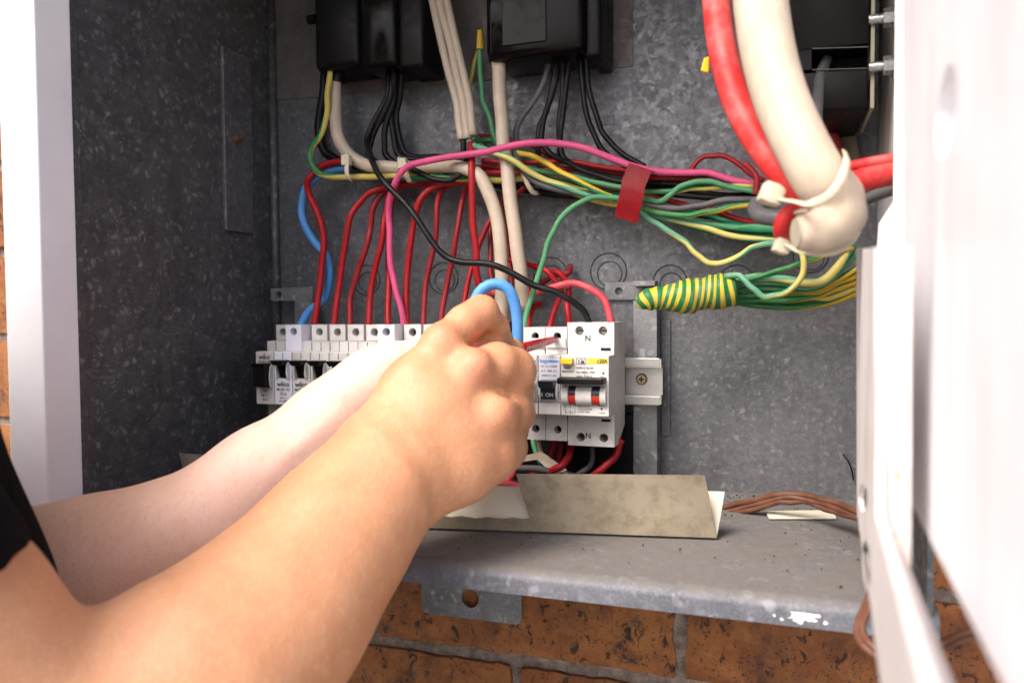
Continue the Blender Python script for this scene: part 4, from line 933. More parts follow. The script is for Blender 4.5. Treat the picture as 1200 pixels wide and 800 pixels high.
fat('grey_cable', 'grey cable hanging out of the slot of the big black fuse block', 'wire_grey', 13.5, [(969, 68, .535), (967, 74, .53), (961, 92, .52), (958, 120, .51), (957, 150, .50), (962, 185, .49)])
fat('red_cable', 'dull red cable stub behind the thick cream cable under the black fuse block', 'cable_red_big', 18, [(962, 140, .60), (970, 152, .595), (977, 172, .59), (984, 200, .585)])
fat('cream_cable', 'mottled cream cable stub below the black fuse block', 'tie_grey', 22, [(984, 125, .62), (990, 150, .61), (996, 180, .60), (1002, 215, .59)])
fat('earth_wire', 'short yellow wire end below the black fuse block', 'earth_gold', 7, [(966, 128, .62), (976, 142, .61), (985, 150, .61), (992, 168, .62)], cat='wire')
fat('grey_cable', 'pale grey cable hanging between the black fuse block and the right wall', 'rail_steel', 12, [(996, 120, .64), (992, 145, .63), (985, 165, .62), (980, 190, .61)])
b = BM(); p = WD(826, 75, .43); prism(b, [WD(821, 83, .44), WD(830, 85, .44), WD(831, 66, .44), WD(825, 68, .44)], (0, .004, 0), .0005); tag(recentre(obj('yellow_tag', b, 'yellow_plastic')), 'tiny yellow tag at the edge of the thick red cable', 'tag')

# ------------------------------------------------------------------ bolts through the right wall
for py, ln_, lab in ((76, 24, 'lower zinc bolt with a hex nut through the right side wall'), (20, 22, 'upper zinc bolt with a hex nut at the top of the right side wall')):
    c = WP(1050, py, (XR-.0005, 0, 0), (1, 0, 0)); t = thing('bolt', lab, 'bolt', c, 'bolts through the right side wall')
    k = depth(c)/F
    b = BM(); cyl(b, c, c+Vector((-.0075, 0, 0)), .0060, 6); obj('nut', b, 'bolt_zinc', t)
    b = BM(); cyl(b, c, c+Vector((-.0018, 0, 0)), .0082, 24); obj('washer', b, 'bolt_zinc', t, True, 40)
    pts = [c+Vector((-.0075-.0004*i, 0, 0)) for i in range(22)]
    link('shank', tube_mesh('shank', pts, lambda u: .0032+.0004*math.sin(u*21*PI*.98), n=14, raw=True), 'bolt_zinc', t)

# ------------------------------------------------------------------ the fallen duct cover, and the wiring under the breakers
cov = thing('duct_cover', 'long beige angled cover strip with a torn front edge, lying on the cabinet floor', 'cover', W(700, 628, -.14))
fold_r, fold_l = WP(840, 630, (0, 0, ZB+.0012), (0, 0, 1)), None
yfold = fold_r.y
# fold line runs along the floor to the left wall
def onf(px, py): return WP(px, py, (0, 0, ZB+.0012), (0, 0, 1))
FR = onf(840, 630); FL_ = onf(484, 617.5); dirx = (FL_-FR); dirx.z = 0
FE = FR + dirx*((XL+.150-FR.x)/dirx.x)
nfront = lambda py_off: None
def cover_pt(px, py, lean):       # plane through the fold leaning by `lean` (y per z)
    n = dirx.normalized().cross(Vector((0, lean, 1)).normalized()); return WP(px, py, FR, n)
lf, lb = -.12, .42
th = .0014
pts = [FR, cover_pt(826, 557, lf), cover_pt(605, 555, lf), cover_pt(611, 577, lf), cover_pt(616, 592, lf), cover_pt(621, 607, lf)]
tear = [(612, 608.5), (600, 606.8), (588, 608.2), (572, 606.2), (556, 607.6), (540, 604.5), (527, 606), (514, 603.2), (500, 600), (484, 600), (452, 598.5)]
pts += [cover_pt(x, y, lf) for x, y in tear]
pe = FE+Vector((0, lf, 1)).normalized()*.012
b = BM(); plate(b, pts+[pe, FE], [], (0, th, 0)); obj('front_leaf', b, 'cover_beige', cov)
# rear leaf leaning back, full length, paler inside
tR = cover_pt(849, 577, lb); hgt = (tR-FR)
inner = [FR+Vector((0, .002, .0006)), tR, FE+hgt*1.0, FE+Vector((0, .002, .0006))]
b = BM(); plate(b, inner, [], (0, th, .0004)); obj('rear_leaf', b, 'cover_cream', cov)
# the left end seen beyond the far arm
b = BM(); e = [W(210, 531, -.143), W(268, 535, -.143), W(268, 600, -.143), W(226, 600, -.143)]
prism(b, e, (0, .0015, .0)); tag(recentre(obj('cover_offcut', b, 'cover_beige')), 'end of a beige cover strip showing beyond the far forearm by the left wall', 'cover')

G_U = 'wiring below the breakers'
for lab, mt, wd, P in (
    ('red wire curving out under the left half of the safety switch', 'wire_red', 10, [(668, 515, -.055), (668, 530, -.06), (664, 541, -.07), (652, 549, -.075), (636, 554, -.07), (610, 562, -.06)]),
    ('red wire slanting from under the right half of the safety switch', 'wire_red', 9.5, [(728, 515, -.055), (723, 530, -.058), (713, 543, -.062), (700, 554, -.066), (680, 566, -.06)]),
    ('grey wire arcing between the two red ones under the safety switch', 'wire_grey', 7, [(694, 515, -.05), (694, 538, -.05), (688, 548, -.055), (676, 556, -.06)]),
    ('dark grey cable lying across under the breakers behind the cover', 'wire_grey', 9, [(540, 570, -.07), (580, 555, -.07), (600, 548, -.075), (630, 549, -.075), (655, 554, -.07), (680, 560, -.06)]),
    ('red wire crossing the pale wires between the hand and the cover', 'wire_red_pale', 9.5, [(606, 530, -.06), (603, 545, -.07), (598, 560, -.08), (588, 573, -.085), (578, 590, -.08)]),
    ('red wire lying flat behind the torn edge of the cover', 'wire_red_pale', 9.5, [(540, 580, -.085), (565, 572, -.09), (590, 567, -.09), (612, 571, -.085), (640, 585, -.07)]),
    ('red wire deep in the dark under the newer breakers', 'wire_red_dark', 9, [(648, 510, -.045), (646, 530, -.045), (640, 560, -.05)]),
    ('second red wire deep in the dark under the newer breakers', 'wire_red_dark', 9, [(656, 510, -.04), (655, 535, -.04), (652, 560, -.045)]),
    ('teal wire dropping beside the knuckles under the breakers', 'wire_green', 8, [(622, 505, -.05), (628, 525, -.055), (634, 540, -.06), (650, 556, -.06)]),
    ('thin white wire curving down under the newer breakers', 'cable_cream', 6.5, [(629, 510, -.055), (634, 530, -.06), (645, 543, -.068), (656, 551, -.072), (675, 562, -.06)])):
    wire('lower_wire', lab, 'wire', mt, wd, P, -.06, G_U)
b = BM(); prism(b, [W(611, 535, -.07), W(634, 529, -.07), (W(664, 551, -.075)), W(648, 556, -.075), W(630, 538, -.07), W(612, 541, -.07)], (0, .002, 0)); tag(recentre(obj('torn_sheath', b, 'cable_cream')), 'torn pale piece of cable sheath under the breakers beside the hand', 'sheath')
b = BM(); box(b, W(560, 500, -.022).x, W(742, 500, -.022).x, -.022, -.002, Z(-.135), Z(-.085), .001); tag(recentre(obj('gap_shade', b, 'black_plastic')), 'black trunking standing for the shade behind the wires under the breakers', 'filler')  # black block put in where only shade lies under the breakers

# ------------------------------------------------------------------ brown flex and small bits on the floor
for i, (dy, lab) in enumerate(((0, 'upper strand of the brown flex lying on the cabinet floor'), (6, 'middle strand of the brown flex lying on the cabinet floor'), (11.5, 'lower strand of the brown flex lying on the cabinet floor'))):
    wire('brown_flex', lab, 'wire', 'cable_brown', 8.4, [(800, 603+dy*.6, -.05), (848, 594+dy, -.06), (880, 586+dy, -.07), (915, 579+dy*.8, -.08), (940, 579+dy*.7, -.085), (965, 585+dy*.8, -.095), (990, 593+dy*.9, -.11), (1014, 602+dy*.6, -.13), (1040, 612+dy*.3, -.14)], -.08, 'brown flex on the floor')
for i, (dx, dy, lab) in enumerate(((0, 0, 'outer strand of the brown flex looping below the front of the cabinet'), (6, -7, 'inner strand of the brown flex looping below the front of the cabinet'))):
    pts = [WD(1022+dx*.3, 690, .40), WD(1013+dx, 712+dy*.3, .385), WD(1004+dx, 737+dy*.4, .375), WD(1012+dx*.8, 757+dy*.8, .365), WD(1034, 772+dy, .36), WD(1066, 775+dy, .37), WD(1096, 764+dy*1.1, .385), WD(1126, 750+dy*1.1, .40), WD(1165, 740+dy, .41)]
    o = link('brown_flex', tube_mesh('brown_flex', pts, 9*.5*.375/F, n=10), 'cable_brown'); tag(o, lab, 'wire', 'brown flex loop at the front'); recentre(o)
def flp(px, py, h=.0006): return WP(px, py, (0, 0, ZB+h), (0, 0, 1))
b = BM(); prism(b, [flp(897, 600), flp(901, 608), flp(980, 608), flp(976, 599)], (0, 0, .0012), .0002); tag(recentre(obj('loose_strip', b, 'cover_cream')), 'thin pale loose strip lying on the dusty floor near the brown flex', 'strip')
b = BM(); rd = random.Random(3)
for (cx, cy_, sx_, sy_, n_) in ((870, 584, 24, 6, 90), (955, 598, 30, 4, 60), (840, 600, 20, 4, 30), (700, 645, 200, 26, 90), (960, 640, 50, 30, 40)):
    for _ in range(n_):
        p = flp(cx+rd.gauss(0, sx_), cy_+rd.gauss(0, sy_), 0)
        if not (XL+.01 < p.x < XR-.01 and YF+.01 < p.y < -.003): continue
        s = rd.uniform(.0004, .0016); q = [p+Vector((rd.uniform(-s, s), rd.uniform(-s, s), 0)) for _ in range(3)]
        v = [b.verts.new(x) for x in q]; tpv = b.verts.new(p+Vector((0, 0, s*.8)))
        for i in range(3): b.faces.new((v[i], v[(i+1) % 3], tpv))
tag(recentre(obj('grit', b, 'dirt_dark')), 'dark grit and crumbs scattered on the dusty cabinet floor', 'grit', kind='stuff')
pts = [W(988, 532, -.004), W(994, 540, -.006), W(998, 550, -.006), W(1000, 562, -.004)]
o = link('loose_hair_wire', tube_mesh('loose_hair_wire', pts, .0006, n=6), 'wire_black'); tag(o, 'thin stray black wire bending near the lower right edge of the back panel', 'wire'); recentre(o)

# ------------------------------------------------------------------ white hinged door at the right, swung towards the viewer
door = thing('hinged_door', 'white scuffed inner door swung open towards the viewer at the right edge', 'door', (.04, -.3, Z(-.11)))
pA = Vector((.0376, -.162, 0)); nA = Vector((1, -.047, 0))
def A(px, py): return WP(px, py, pA, nA)
def oval(f, cx, cy, rx, ry, n=20, skew=0): return [f(cx+rx*math.cos(2*PI*k/n)+skew*math.sin(2*PI*k/n), cy+ry*math.sin(2*PI*k/n)) for k in range(n)]
b = BM(); out = [A(1003.5, 292), A(1026, 290), A(1026.5, 604), A(1053, 700), A(1080, 800), A(1093, 850), A(1049, 900), A(1030, 790), A(1020, 710), A(1004, 600)]
plate(b, out, [oval(A, 1011.2, 583, 5, 17), oval(A, 1015.2, 662, 5, 30, skew=1.4)], (.0022, 0, 0)); obj('hinge_stile', b, 'panel_worn', door)
yB = A(1026, 500).y
def B(px, py): return W(px, py, yB-.0004)
b = BM(); prism(b, [B(1025.5, 290), B(1069, 290), B(1067.5, 664), B(1056, 660), B(1046, 640), B(1038, 628), B(1026.5, 604)], (0, .0018, 0)); obj('stile_return', b, 'panel_worn', door)
l2a, l2b, l3a = A(1027, 606), A(1092, 850), B(1067.5, 665)
l3b = Vector((l3a.x+.0005, l2b.y, l3a.z-.014))
b = BM(); prism(b, [l2a+Vector((.0024, 0, -.0006)), l2b+Vector((.0024, 0, -.0006)), l3b, l3a+Vector((0, 0, -.0006))], (0, 0, -.002)); obj('bottom_ledge', b, 'panel_worn', door)
b = BM(); rp = random.Random(8)
for cx, cy_ in ((1055, 688), (1046, 628), (1052, 556)):
    pp = []
    for k in range(9):
        a = 2*PI*k/9; q = rp.uniform(.5, 1.1); pp.append(W(cx+4.5*q*math.cos(a), cy_+8*q*math.sin(a), yB-.0009))
    if cy_ < 660: prism(b, pp, (0, .0004, 0))
obj('paint_chip', b, 'tie_grey', door)
b = BM(); yH = CAM.y+.455
prism(b, [W(1050, -60, yH), W(1066, -60, yH), W(1068, 300, yH), W(1027, 300, yH), W(1030, 262, yH), W(1047, 236, yH)], (0, .0018, 0)); obj('bright_plate', b, 'smudged_white', door)  # added plate, turned forward to brighten the dim strip of right wall
pC = Vector((.0446, -.332, 0)); nC = Vector((1, -.030, 0))
def C(px, py): return WP(px, py, pC, nC)
b = BM(); out = [C(1057.5, -40), C(1290, -80), C(1290, 1030), C(1175, 800), C(1069, 592), C(1060, 300)]
plate(b, out, [oval(C, 1109, 130, 11, 56, skew=-6)], (.011, 0, 0)); obj('door_board', b, 'panel_white', door)

# ------------------------------------------------------------------ the person: one continuous surface grown from rounded limbs
def smin(a, b, k):
    if k <= 0: return np.minimum(a, b)
    h = np.maximum(k-np.abs(a-b), 0)/k
    return np.minimum(a, b)-h*h*k*.25
class Field:
    def __init__(s, lo, hi, h):
        s.lo = np.array(lo, np.float32); s.h = h
        s.n = np.ceil((np.array(hi)-s.lo)/h).astype(int)+1
        s.F = np.full(s.n, .05, np.float32)
    def sub(s, lo, hi):
        a = np.clip(np.floor((lo-s.lo)/s.h).astype(int), 0, s.n-1); b = np.clip(np.ceil((hi-s.lo)/s.h).astype(int)+1, 1, s.n)
        return a, b
    def cone(s, p, q, r0_, r1_, k, tgt=None, m=.022):
        """rounded cone from p to q, blended in with softness k"""
        T = s.F if tgt is None else tgt
        p = np.array(p, np.float32); q = np.array(q, np.float32); R_ = max(r0_, r1_)+m
        a, b = s.sub(np.minimum(p, q)-R_, np.maximum(p, q)+R_)
        if (b <= a).any(): return
        g = [s.lo[i]+s.h*np.arange(a[i], b[i], dtype=np.float32) for i in range(3)]
        X, Y, Zz = g[0][:, None, None]-p[0], g[1][None, :, None]-p[1], g[2][None, None, :]-p[2]
        d = q-p; L2 = float((d*d).sum())+1e-12
        t = np.clip((X*d[0]+Y*d[1]+Zz*d[2])/L2, 0, 1)
        D = np.sqrt((X-t*d[0])**2+(Y-t*d[1])**2+(Zz-t*d[2])**2)-(r0_+(r1_-r0_)*t)
        sl_ = tuple(slice(a[i], b[i]) for i in range(3)); T[sl_] = smin(T[sl_], D, k)
    def chain(s, pts, k, kj):
        """pts = [(pos, r)...] as one limb, then joined to the rest with softness kj"""
        tmp = np.full(s.n, .05, np.float32)
        for (p, r), (q, r2) in zip(pts, pts[1:]): s.cone(p, q, r, r2, k, tmp)
        s.F = smin(s.F, tmp, kj)
    def carve(s, p, q, r, k, depth_):
        """a shallow furrow"""
        tmp = np.full(s.n, .05, np.float32); s.cone(p, q, r, r, 0, tmp)
        s.F = -smin(-s.F, tmp+r-depth_*0, k) if False else np.maximum(s.F, -(tmp)) if k == 0 else -smin(-s.F, tmp, k)
    def cut(s, p, n):
        g = [s.lo[i]+s.h*np.arange(s.n[i], dtype=np.float32) for i in range(3)]
        s.F = np.maximum(s.F, ((g[0]-p[0])*n[0])[:, None, None]+((g[1]-p[1])*n[1])[None, :, None]+((g[2]-p[2])*n[2])[None, None, :])
    def mesh(s):
        Fv = s.F; I = Fv < 0; n = Fv.shape; c = tuple(x-1 for x in n)
        cor = [(i, j, k) for i in (0, 1) for j in (0, 1) for k in (0, 1)]
        cnt = np.zeros(c, np.int8)
        for o in cor: cnt += I[o[0]:o[0]+c[0], o[1]:o[1]+c[1], o[2]:o[2]+c[2]]
        act = np.argwhere((cnt > 0) & (cnt < 8))
        vid = np.full(c, -1, np.int32); vid[tuple(act.T)] = np.arange(len(act))
        vals = {o: Fv[act[:, 0]+o[0], act[:, 1]+o[1], act[:, 2]+o[2]] for o in cor}
        P = np.zeros((len(act), 3), np.float64); N = np.zeros(len(act))
        for o in cor:
            for ax in range(3):
                if o[ax] == 1: continue
                o2 = list(o); o2[ax] = 1; o2 = tuple(o2); va, vb = vals[o], vals[o2]
                x = (va < 0) != (vb < 0); t = np.where(x, va/np.where(x, va-vb, 1), 0)
                pos = np.tile(np.array(o, float), (len(act), 1)); pos[:, ax] = t
                P[x] += pos[x]; N[x] += 1
        V = s.lo+(act+P/N[:, None])*s.h
        Q = []
        for ax in range(3):
            sl0 = [slice(None)]*3; sl1 = [slice(None)]*3; sl0[ax] = slice(0, -1); sl1[ax] = slice(1, None)
            A_, B_ = I[tuple(sl0)], I[tuple(sl1)]; u, v = [(1, 2), (2, 0), (0, 1)][ax]
            for flip, msk in ((False, A_ & ~B_), (True, ~A_ & B_)):
                e = np.argwhere(msk); ok = (e[:, u] > 0) & (e[:, v] > 0) & (e[:, u] < c[u]) & (e[:, v] < c[v]); e = e[ok]
                if not len(e): continue
                def at(du, dv):
                    f = e.copy(); f[:, u] -= du; f[:, v] -= dv; return vid[tuple(f.T)]
                q = np.stack([at(1, 1), at(0, 1), at(0, 0), at(1, 0)], 1)
                Q.append(q if not flip else q[:, ::-1])
        Q = np.concatenate(Q); Q = Q[(Q >= 0).all(1)]
        return V, Q
def mesh_from(name, parts):
    off = 0; VV = []; QQ = []
    for V, Q in parts: VV.append(V); QQ.append(Q+off); off += len(V)
    V = np.concatenate(VV).astype(np.float32); Q = np.concatenate(QQ).astype(np.int32)
    me = bpy.data.meshes.new(name); me.vertices.add(len(V)); me.vertices.foreach_set('co', V.ravel())
    me.loops.add(len(Q)*4); me.loops.foreach_set('vertex_index', Q.ravel())
    me.polygons.add(len(Q)); me.polygons.foreach_set('loop_start', np.arange(len(Q), dtype=np.int32)*4)
    me.polygons.foreach_set('use_smooth', np.ones(len(Q), bool)); me.update(calc_edges=True); me.validate(); return me, V
def J(px, py, D, rpx): return (np.array(WD(px, py, D)), rpx*D/F)
def bounds(pts, m=.03):
    lo = np.min([p-r for p, r in pts], 0)-m; hi = np.max([p+r for p, r in pts], 0)+m; return lo, hi
def lim(Fd, a, b, k): Fd.cone(a[0], b[0], a[1], b[1], k, m=.03)

# --- near (right) arm
rUp = (np.array((-.350, .13-.662, CZ+.034)), .047)
rE = J(140, 905, .338, 104); rM1 = J(258, 782, .368, 106); rM2 = J(352, 682, .402, 84); rM3 = J(408, 610, .428, 72); rW = J(452, 556, .447, 62)
rA0 = J(-60, 700, .302, 76)
iM, mM, gM, pM = J(518, 404, .478, 22), J(554, 436, .472, 24), J(578, 486, .476, 29), J(574, 532, .476, 31)
R_all = [rUp, rE, rM1, rM2, rW, iM, J(615, 430, .55, 30), pM, J(565, 370, .52, 30)]
lo, hi = bounds(R_all, .02)
fr = Field(lo, hi, .00155)
lim(fr, rUp, rA0, .03); lim(fr, rA0, rE, .03); lim(fr, rE, rM1, .03); lim(fr, rM1, rM2, .03); lim(fr, rM2, rM3, .03); lim(fr, rM3, rW, .025)
lim(fr, J(200, 800, .352, 85), J(320, 745, .385, 70), .03)
h1 = J(468, 545, .452, 52)
lim(fr, rW, h1, .02)
wi, wm, wg, wp_ = J(455, 512, .458, 46), J(470, 535, .452, 45), J(485, 555, .452, 42), J(500, 566, .455, 38)
for a_, m_, kk in ((wi, iM, .013), (wm, mM, .013), (wg, gM, .013), (wp_, pM, .013)):
    mid = (a_[0]*.5+m_[0]*.5, a_[1]*.5+m_[1]*.5*1.18); lim(fr, a_, mid, kk); lim(fr, mid, m_, kk)
lim(fr, J(470, 500, .480, 38), J(550, 500, .495, 34), .014)        # palm side
# knuckle crowns
for q in (J(556, 428, .4630, 16), J(519, 399, .470, 15), J(583, 484, .4640, 17)): fr.cone(q[0], q[0]+.0001, q[1], q[1], .012)
# fingers
idx = [iM, J(545, 379, .489, 20), J(564, 366.5, .497, 19), J(578, 384, .512, 17), J(586, 402, .522, 14.5), J(596, 420, .530, 12)]
mid_ = [mM, J(582, 428, .484, 25), J(600, 435, .496, 26.5), J(604, 456, .512, 20), J(592, 468, .53, 15), J(570, 468, .535, 13)]
rin = [gM, J(596, 482, .490, 24), J(603, 484, .503, 22), J(600, 505, .518, 17), J(585, 508, .53, 14), J(566, 500, .532, 12)]
pin = [pM, J(588, 528, .488, 25), J(594, 524, .500, 22), J(592, 528, .512, 16), J(578, 526, .526, 13), J(562, 522, .528, 11)]
fr.chain(idx, .006, .0060); fr.chain(mid_, .006, .0042); fr.chain(rin, .006, .0050); fr.chain(pin, .006, .0060)
thumb = [J(505, 492, .505, 24), J(545, 450, .520, 21), J(572, 424, .528, 19), J(596, 414, .533, 13), J(603, 409, .533, 11)]
fr.chain(thumb, .006, .004)
lim(fr, J(548, 412, .494, 16), J(580, 412, .506, 14), .006)         # the web between forefinger and middle finger
# creases: between the fingers, and the skin fold below the middle knuckle
def groove(Fd, pts, r, k):
    for p, q in zip(pts, pts[1:]):
        tmp = np.full(Fd.n, .05, np.float32); Fd.cone(p, q, r, r, 0, tmp, m=.01); Fd.F = -smin(-Fd.F, tmp, k)
def on(px, py, D): return np.array(WD(px, py, D))
groove(fr, [on(583, 452, .4615), on(592, 459, .4655), on(600, 467, .474)], .0007, .0060)
vR = fr.mesh(); del fr.F

# --- far (left) arm
lSh = (np.array((-.62, .27-.662, CZ+.03)), .050)
lE = J(-14, 728, .452, 90); lM0 = J(60, 700, .462, 85); lM1 = J(132, 668, .474, 76); lM2 = J(234, 616, .492, 53); lM3 = J(305, 556, .507, 46); lW = J(380, 495, .522, 38)
lH = J(440, 452, .535, 40); lK = J(505, 428, .545, 33)
lo, hi = bounds([lSh, lE, lM1, lW, lH, lK, J(575, 370, .56, 25)], .02)
fl = Field(lo, hi, .0019)
lim(fl, lSh, lE, .03); lim(fl, lE, lM0, .03); lim(fl, lM0, lM1, .03); lim(fl, lM1, lM2, .03); lim(fl, lM2, lM3, .03); lim(fl, lM3, lW, .025); lim(fl, J(120, 690, .475, 60), J(250, 640, .5, 46), .03)
lim(fl, lW, lH, .02); lim(fl, J(405, 488, .530, 33), J(460, 470, .548, 32), .02); lim(fl, lH, lK, .014); lim(fl, J(400, 492, .53, 30), J(500, 460, .55, 30), .014)
# heel of the thumb, tendons at the wrist
lim(fl, J(405, 462, .520, 24), J(462, 428, .532, 24), .012)
for a_, b_ in ((J(322, 548, .4875, 4), J(392, 488, .5040, 3.4)), (J(332, 566, .490, 3.6), J(402, 503, .5065, 3.2))): lim(fl, a_, b_, .010)
groove(fl, [on(384, 458, .489), on(394, 472, .490), on(406, 484, .494), on(416, 490, .497)], .0014, .006)
groove(fl, [on(376, 470, .4885), on(388, 484, .490), on(400, 496, .494)], .0011, .005)
for i, ch in enumerate(([lK, J(535, 408, .557, 15), J(556, 392, .560, 13), J(566, 378, .556, 11)], [J(508, 440, .552, 26), J(540, 430, .566, 15), J(560, 415, .568, 13), J(575, 400, .560, 10)],
                        [J(505, 455, .555, 24), J(535, 452, .57, 14), J(556, 440, .572, 12), J(566, 425, .566, 10)], [J(495, 470, .555, 22), J(525, 474, .568, 13), J(545, 466, .572, 11), J(555, 452, .568, 9)],
                        [J(470, 430, .535, 22), J(510, 405, .538, 16), J(540, 390, .540, 13), J(562, 376, .542, 10)])):
    fl.chain(ch, .005, .005)
vL = fl.mesh(); del fl.F

# --- trunk, head and legs (out of the picture, coarser)
a3 = lambda x, y, z: np.array((x, y-.662, CZ+z))
fb_ = Field((-.80, -.86, -.01), (-.20, -.22, CZ+.42), .007)
def bl(p, q, r0_, r1_, k=.05): fb_.cone(a3(*p), a3(*q), r0_, r1_, k, m=.05)
bl((-.36, .13, .03), (-.61, .26, .03), .05, .05); bl((-.42, .18, -.08), (-.54, .24, -.08), .10, .10); bl((-.42, .19, -.28), (-.53, .24, -.28), .095, .095); bl((-.43, .17, -.42), (-.55, .21, -.42), .10, .10)
HX, HY, HZo = -.055, -.075, .01
def hl(p, q, r0_, r1_, k): bl((p[0]+HX, p[1]+HY, p[2]+HZo), (q[0]+HX, q[1]+HY, q[2]+HZo), r0_, r1_, k)
bl((-.485, .19, .0), (-.475+HX, .21+HY, .15), .055, .052, .03)
hd = [(-.465, .225, .25), (-.45, .25, .19)]
hl(hd[0], (-.475, .20, .255), .078, .085, .03); hl(hd[1], (-.455, .245, .17), .052, .042, .03); hl((-.425, .302, .225), (-.420, .312, .205), .011, .014, .012)
hl((-.55, .20, .22), (-.55, .20, .245), .010, .012, .01); hl((-.40, .15, .22), (-.40, .15, .245), .010, .012, .01)
hl((-.43, .283, .168), (-.44, .278, .168), .012, .012, .01)
for sx_, x0_, y0_ in ((1, -.43, .15), (-1, -.56, .21)):
    bl((x0_, y0_, -.46), (x0_+.01, y0_+.02, -.88), .082, .055); bl((x0_+.01, y0_+.02, -.88), (x0_, y0_-.02, -1.31), .052, .038); bl((x0_, y0_-.03, -1.355), (x0_+.06, y0_+.13, -1.37), .036, .026)
vB = fb_.mesh(); del fb_.F
me, V = mesh_from('person', [vR, vL, vB])
# flush of the knuckles and paler inner side of the far arm, sunlight painted in
fl_ = np.zeros(len(V), np.float32)
for q, amt, rr in ((J(556, 428, .4625, 1), .62, .012), (J(520, 396, .470, 1), .28, .014), (J(580, 486, .462, 1), .30, .012), (J(578, 540, .464, 1), .28, .013), (J(562, 352, .49, 1), .2, .010), (J(606, 430, .48, 1), .2, .012), (J(560, 402, .485, 1), .7, .008), (J(604, 470, .48, 1), .22, .01)):
    d = np.linalg.norm(V-q[0].astype(np.float32), axis=1); fl_ = np.maximum(fl_, amt*np.exp(-(d/rr)**2))
at_ = me.attributes.new('flush', 'FLOAT', 'POINT'); at_.data.foreach_set('value', fl_)
pl = np.zeros(len(V), np.float32); n0 = len(vR[0]); dl = np.linalg.norm(V[n0:n0+len(vL[0])]-lE[0].astype(np.float32), axis=1); tt = np.clip((dl-.06)/.13, 0, 1); pl[n0:n0+len(vL[0])] = .25+.75*tt*tt*(3-2*tt)
at_ = me.attributes.new('pale', 'FLOAT', 'POINT'); at_.data.foreach_set('value', pl)
person = link('person', me, 'skin'); tag(person, 'person in a black short-sleeved top reaching both bare arms in with a screwdriver', 'person'); recentre(person)
# clothing
fc = Field((-.84, -.87, .90), (-.17, -.22, CZ+.14), .0045)
def cl(p, q, r0_, r1_, k=.04): fc.cone(p, q, r0_, r1_, k, m=.05)
T_ = lambda x, y, z: a3(x, y, z)
cl(T_(-.36, .13, .03), T_(-.61, .26, .03), .062, .062); cl(T_(-.4305, .180, -.03), T_(-.54, .24, -.05), .115, .115); cl(T_(-.4305, .180, -.035), T_(-.4206, .1996, -.135), .115, .115, .02); cl(T_(-.4206, .1996, -.135), T_(-.54, .24, -.14), .115, .115, .02); cl(T_(-.402, .202, -.20), T_(-.54, .25, -.24), .115, .115); cl(T_(-.40, .20, -.36), T_(-.55, .235, -.40), .122, .12)
cl(T_(-.48, .2, .02), T_(-.477, .205, .075), .066, .060, .03)
fc.cut(T_(-.477, .205, .095), (0, .25, .97))
# sleeves
slv = np.full(fc.n, .05, np.float32); tf = fc.F; fc.F = slv
cl(rUp[0], np.array(WD(-25, 712, .300)), .055, .0285, .02)
cutp = np.array(WD(8, 668, .285)); ax = np.array(WD(100, 800, .31))-np.array(WD(0, 650, .29)); ax /= np.linalg.norm(ax); fc.cut(cutp, ax)
sR_ = fc.F; fc.F = slv2 = np.full(fc.n, .05, np.float32)
lmid = lSh[0]*.42+lE[0]*.58; cl(lSh[0], lmid, .062, .056, .02); axl = (lE[0]-lSh[0])/np.linalg.norm(lE[0]-lSh[0]); fc.cut(lmid, axl); sL_ = fc.F
fc.F = smin(smin(tf, sR_, .012), sL_, .012)
vC = fc.mesh(); ms, _ = mesh_from('shirt', [vC]); del fc.F
link('shirt', ms, 'cloth_black', person)
ft = Field((-.78, -.84, .04), (-.22, -.24, 1.06), .008)
for x0_, y0_ in ((-.43, .15), (-.56, .21)):
    for p, q, r0_, r1_ in (((x0_, y0_, -.42), (x0_+.01, y0_+.02, -.88), .105, .075), ((x0_+.01, y0_+.02, -.88), (x0_, y0_-.02, -1.29), .073, .062)): ft.cone(a3(*p), a3(*q), r0_, r1_, .04, m=.05)
ft.cone(a3(-.43, .17, -.41), a3(-.55, .21, -.41), .108, .108, .05, m=.05)
ms, _ = mesh_from('trousers', [ft.mesh()]); link('trousers', ms, 'trouser', person)
fh = Field((-.70, -.74, CZ+.12), (-.38, -.38, CZ+.42), .004)
def hr(p, q, r0_, r1_): fh.cone(a3(p[0]+HX, p[1]+HY, p[2]+HZo), a3(q[0]+HX, q[1]+HY, q[2]+HZo), r0_, r1_, .03, m=.04)
hr((-.470, .212, .268), (-.480, .19, .262), .083, .093); hr((-.485, .165, .24), (-.488, .16, .18), .070, .055)
hr((-.42, .27, .318), (-.50, .24, .325), .022, .024)
ms, _ = mesh_from('hair', [fh.mesh()]); link('hair', ms, 'hair_dark', person)
for p, nm in ((a3(-.412+HX, .285+HY, .232+HZo), 'eye'), (a3(-.462+HX, .308+HY, .232+HZo), 'eye')):
    b = BM(); bmesh.ops.create_uvsphere(b, u_segments=14, v_segments=8, radius=.0115); bmesh.ops.translate(b, verts=b.verts, vec=Vector(p.tolist())); obj(nm, b, 'breaker_white', person, True)

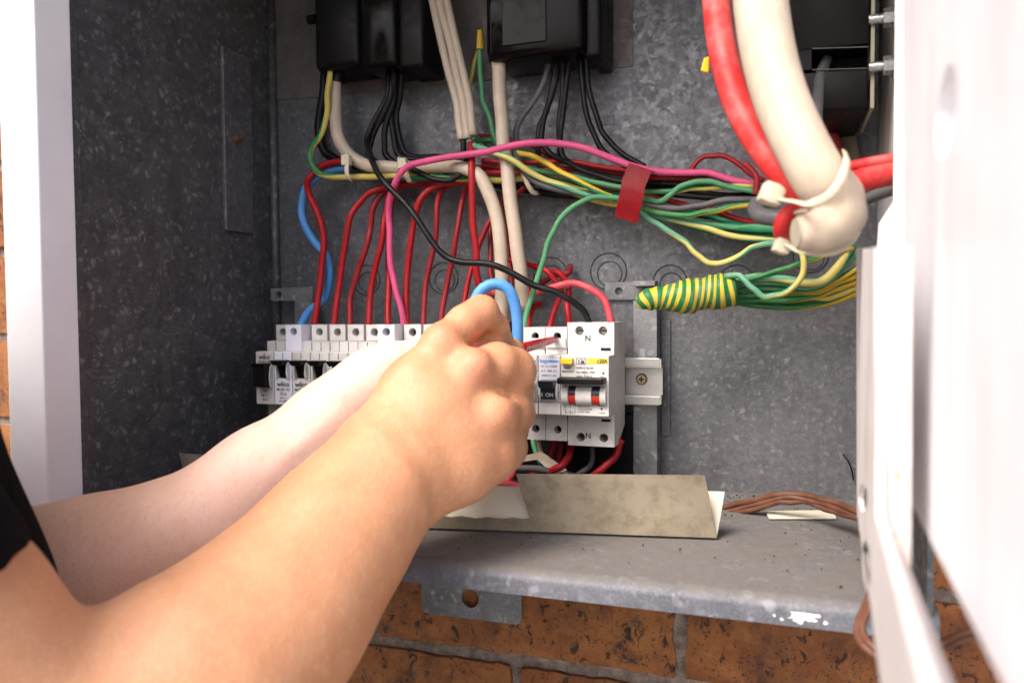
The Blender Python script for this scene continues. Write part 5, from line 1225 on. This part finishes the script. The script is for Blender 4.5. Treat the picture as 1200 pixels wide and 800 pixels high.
# ------------------------------------------------------------------ thick cream cable, folded back on itself
P = [(868, -340, .43, 35), (876, -210, .415, 35), (884, -90, .40, 35), (889, -20, .39, 35.5), (898, 50, .38, 35.5), (913, 110, .37, 35.5), (939, 170, .36, 35.5), (966, 216, .355, 35), (980, 230, .357, 30)]
pts = catmull([WD(*p[:3]) for p in P], .004); rads = [29.4*depth(p)/F for p in pts]
ret = [J(982, 234, .357, 29), J(986, 252, .356, 26), J(978, 266, .354, 23), J(960, 272, .353, 22), J(942, 273, .353, 21.5)]
lo, hi = bounds([(np.array(p), .02) for p in pts]+ret, .01); fw = Field(lo, hi, .0016)
tmp = np.full(fw.n, .05, np.float32)
for i in range(len(pts)-1): fw.cone(pts[i], pts[i+1], rads[i], rads[i+1], .002, tmp, m=.012)
fw.F = tmp
tmp = np.full(fw.n, .05, np.float32)
for a_, b_ in zip(ret, ret[1:]): fw.cone(a_[0], b_[0], a_[1], b_[1], .004, tmp, m=.012)
e0, e1 = WD(934, 273, .353), WD(960, 272, .353); axn = (e0-e1).normalized(); keep = fw.F; fw.F = tmp; fw.cut(e0, axn)
fw.F = smin(keep, fw.F, .0015)
groove(fw, [on(934, 244, .342), on(950, 246, .3425), on(964, 247, .343), on(974, 251, .3435)], .0028, .0030)
ms, _ = mesh_from('thick_cream_cable', [fw.mesh()]); o = link('thick_cream_cable', ms, 'cable_cream_big'); tag(o, 'thick cream supply cable curving down from the top and hooking back left', 'cable')
b = BM(); cyl(b, e0-axn*.002, e0+axn*.0008, .0066, 18); cr = obj('core', b, 'tie_grey', None, True, 40); cr.parent = o; recentre(o); cr.location = -o.location

# ------------------------------------------------------------------ what the hands hold
tipp = W(652, 397, -.0775); hnd = WD(598, 412, .528)
axd = (tipp-hnd).normalized()
sd = thing('screwdriver', 'red insulated screwdriver held in the near hand, its tip in a breaker terminal', 'screwdriver', tipp)
def along(t): return hnd+axd*t
Ld = (tipp-hnd).length
link('shaft', tube_mesh('shaft', [along(Ld*t) for t in (0, .25, .5, .7, .85, .95)], lambda u: .0042-.0016*u, n=16, raw=True), 'driver_red', sd)
link('blade', tube_mesh('blade', [along(Ld*t) for t in (.94, .98, 1.0, 1.04)], lambda u: .0021-.0006*u, n=12, raw=True), 'bolt_zinc', sd)
link('handle', tube_mesh('handle', [along(t) for t in (-.040, -.039, -.034, -.028, -.022, -.014, -.006, .002, .004)], lambda u: [.003, .005, .006, .006, .006, .006, .0065, .0065, .005][int(round(u*8))], n=20, raw=True), 'driver_red', sd)
b = BM(); y_ = WD(598, 403, .525); q_ = WD(589, 405, .522); cyl(b, q_, y_, .0042, 16); 
link('yellow_collar', tube_mesh('yellow_collar', [WD(585, 407, .534), WD(592, 404, .534), WD(599, 403, .534), WD(604, 405, .534)], lambda u: .0046, n=14, raw=True), 'yellow_plastic', sd); b.free()
pts = [WD(552, 380, .555), WD(557, 352, .553), WD(566, 338, .552), WD(581, 332.5, .552), WD(595, 338, .552), (WD(603, 355, .554)), WD(606.5, 378, .556), WD(606, 402, .557), WD(603, 425, .557)]
o = link('blue_wire', tube_mesh('blue_wire', pts, 13.4*.5*.553/F, n=14), 'wire_blue'); tag(o, 'thick bright blue wire bent in an arch by the fingers', 'wire'); recentre(o)
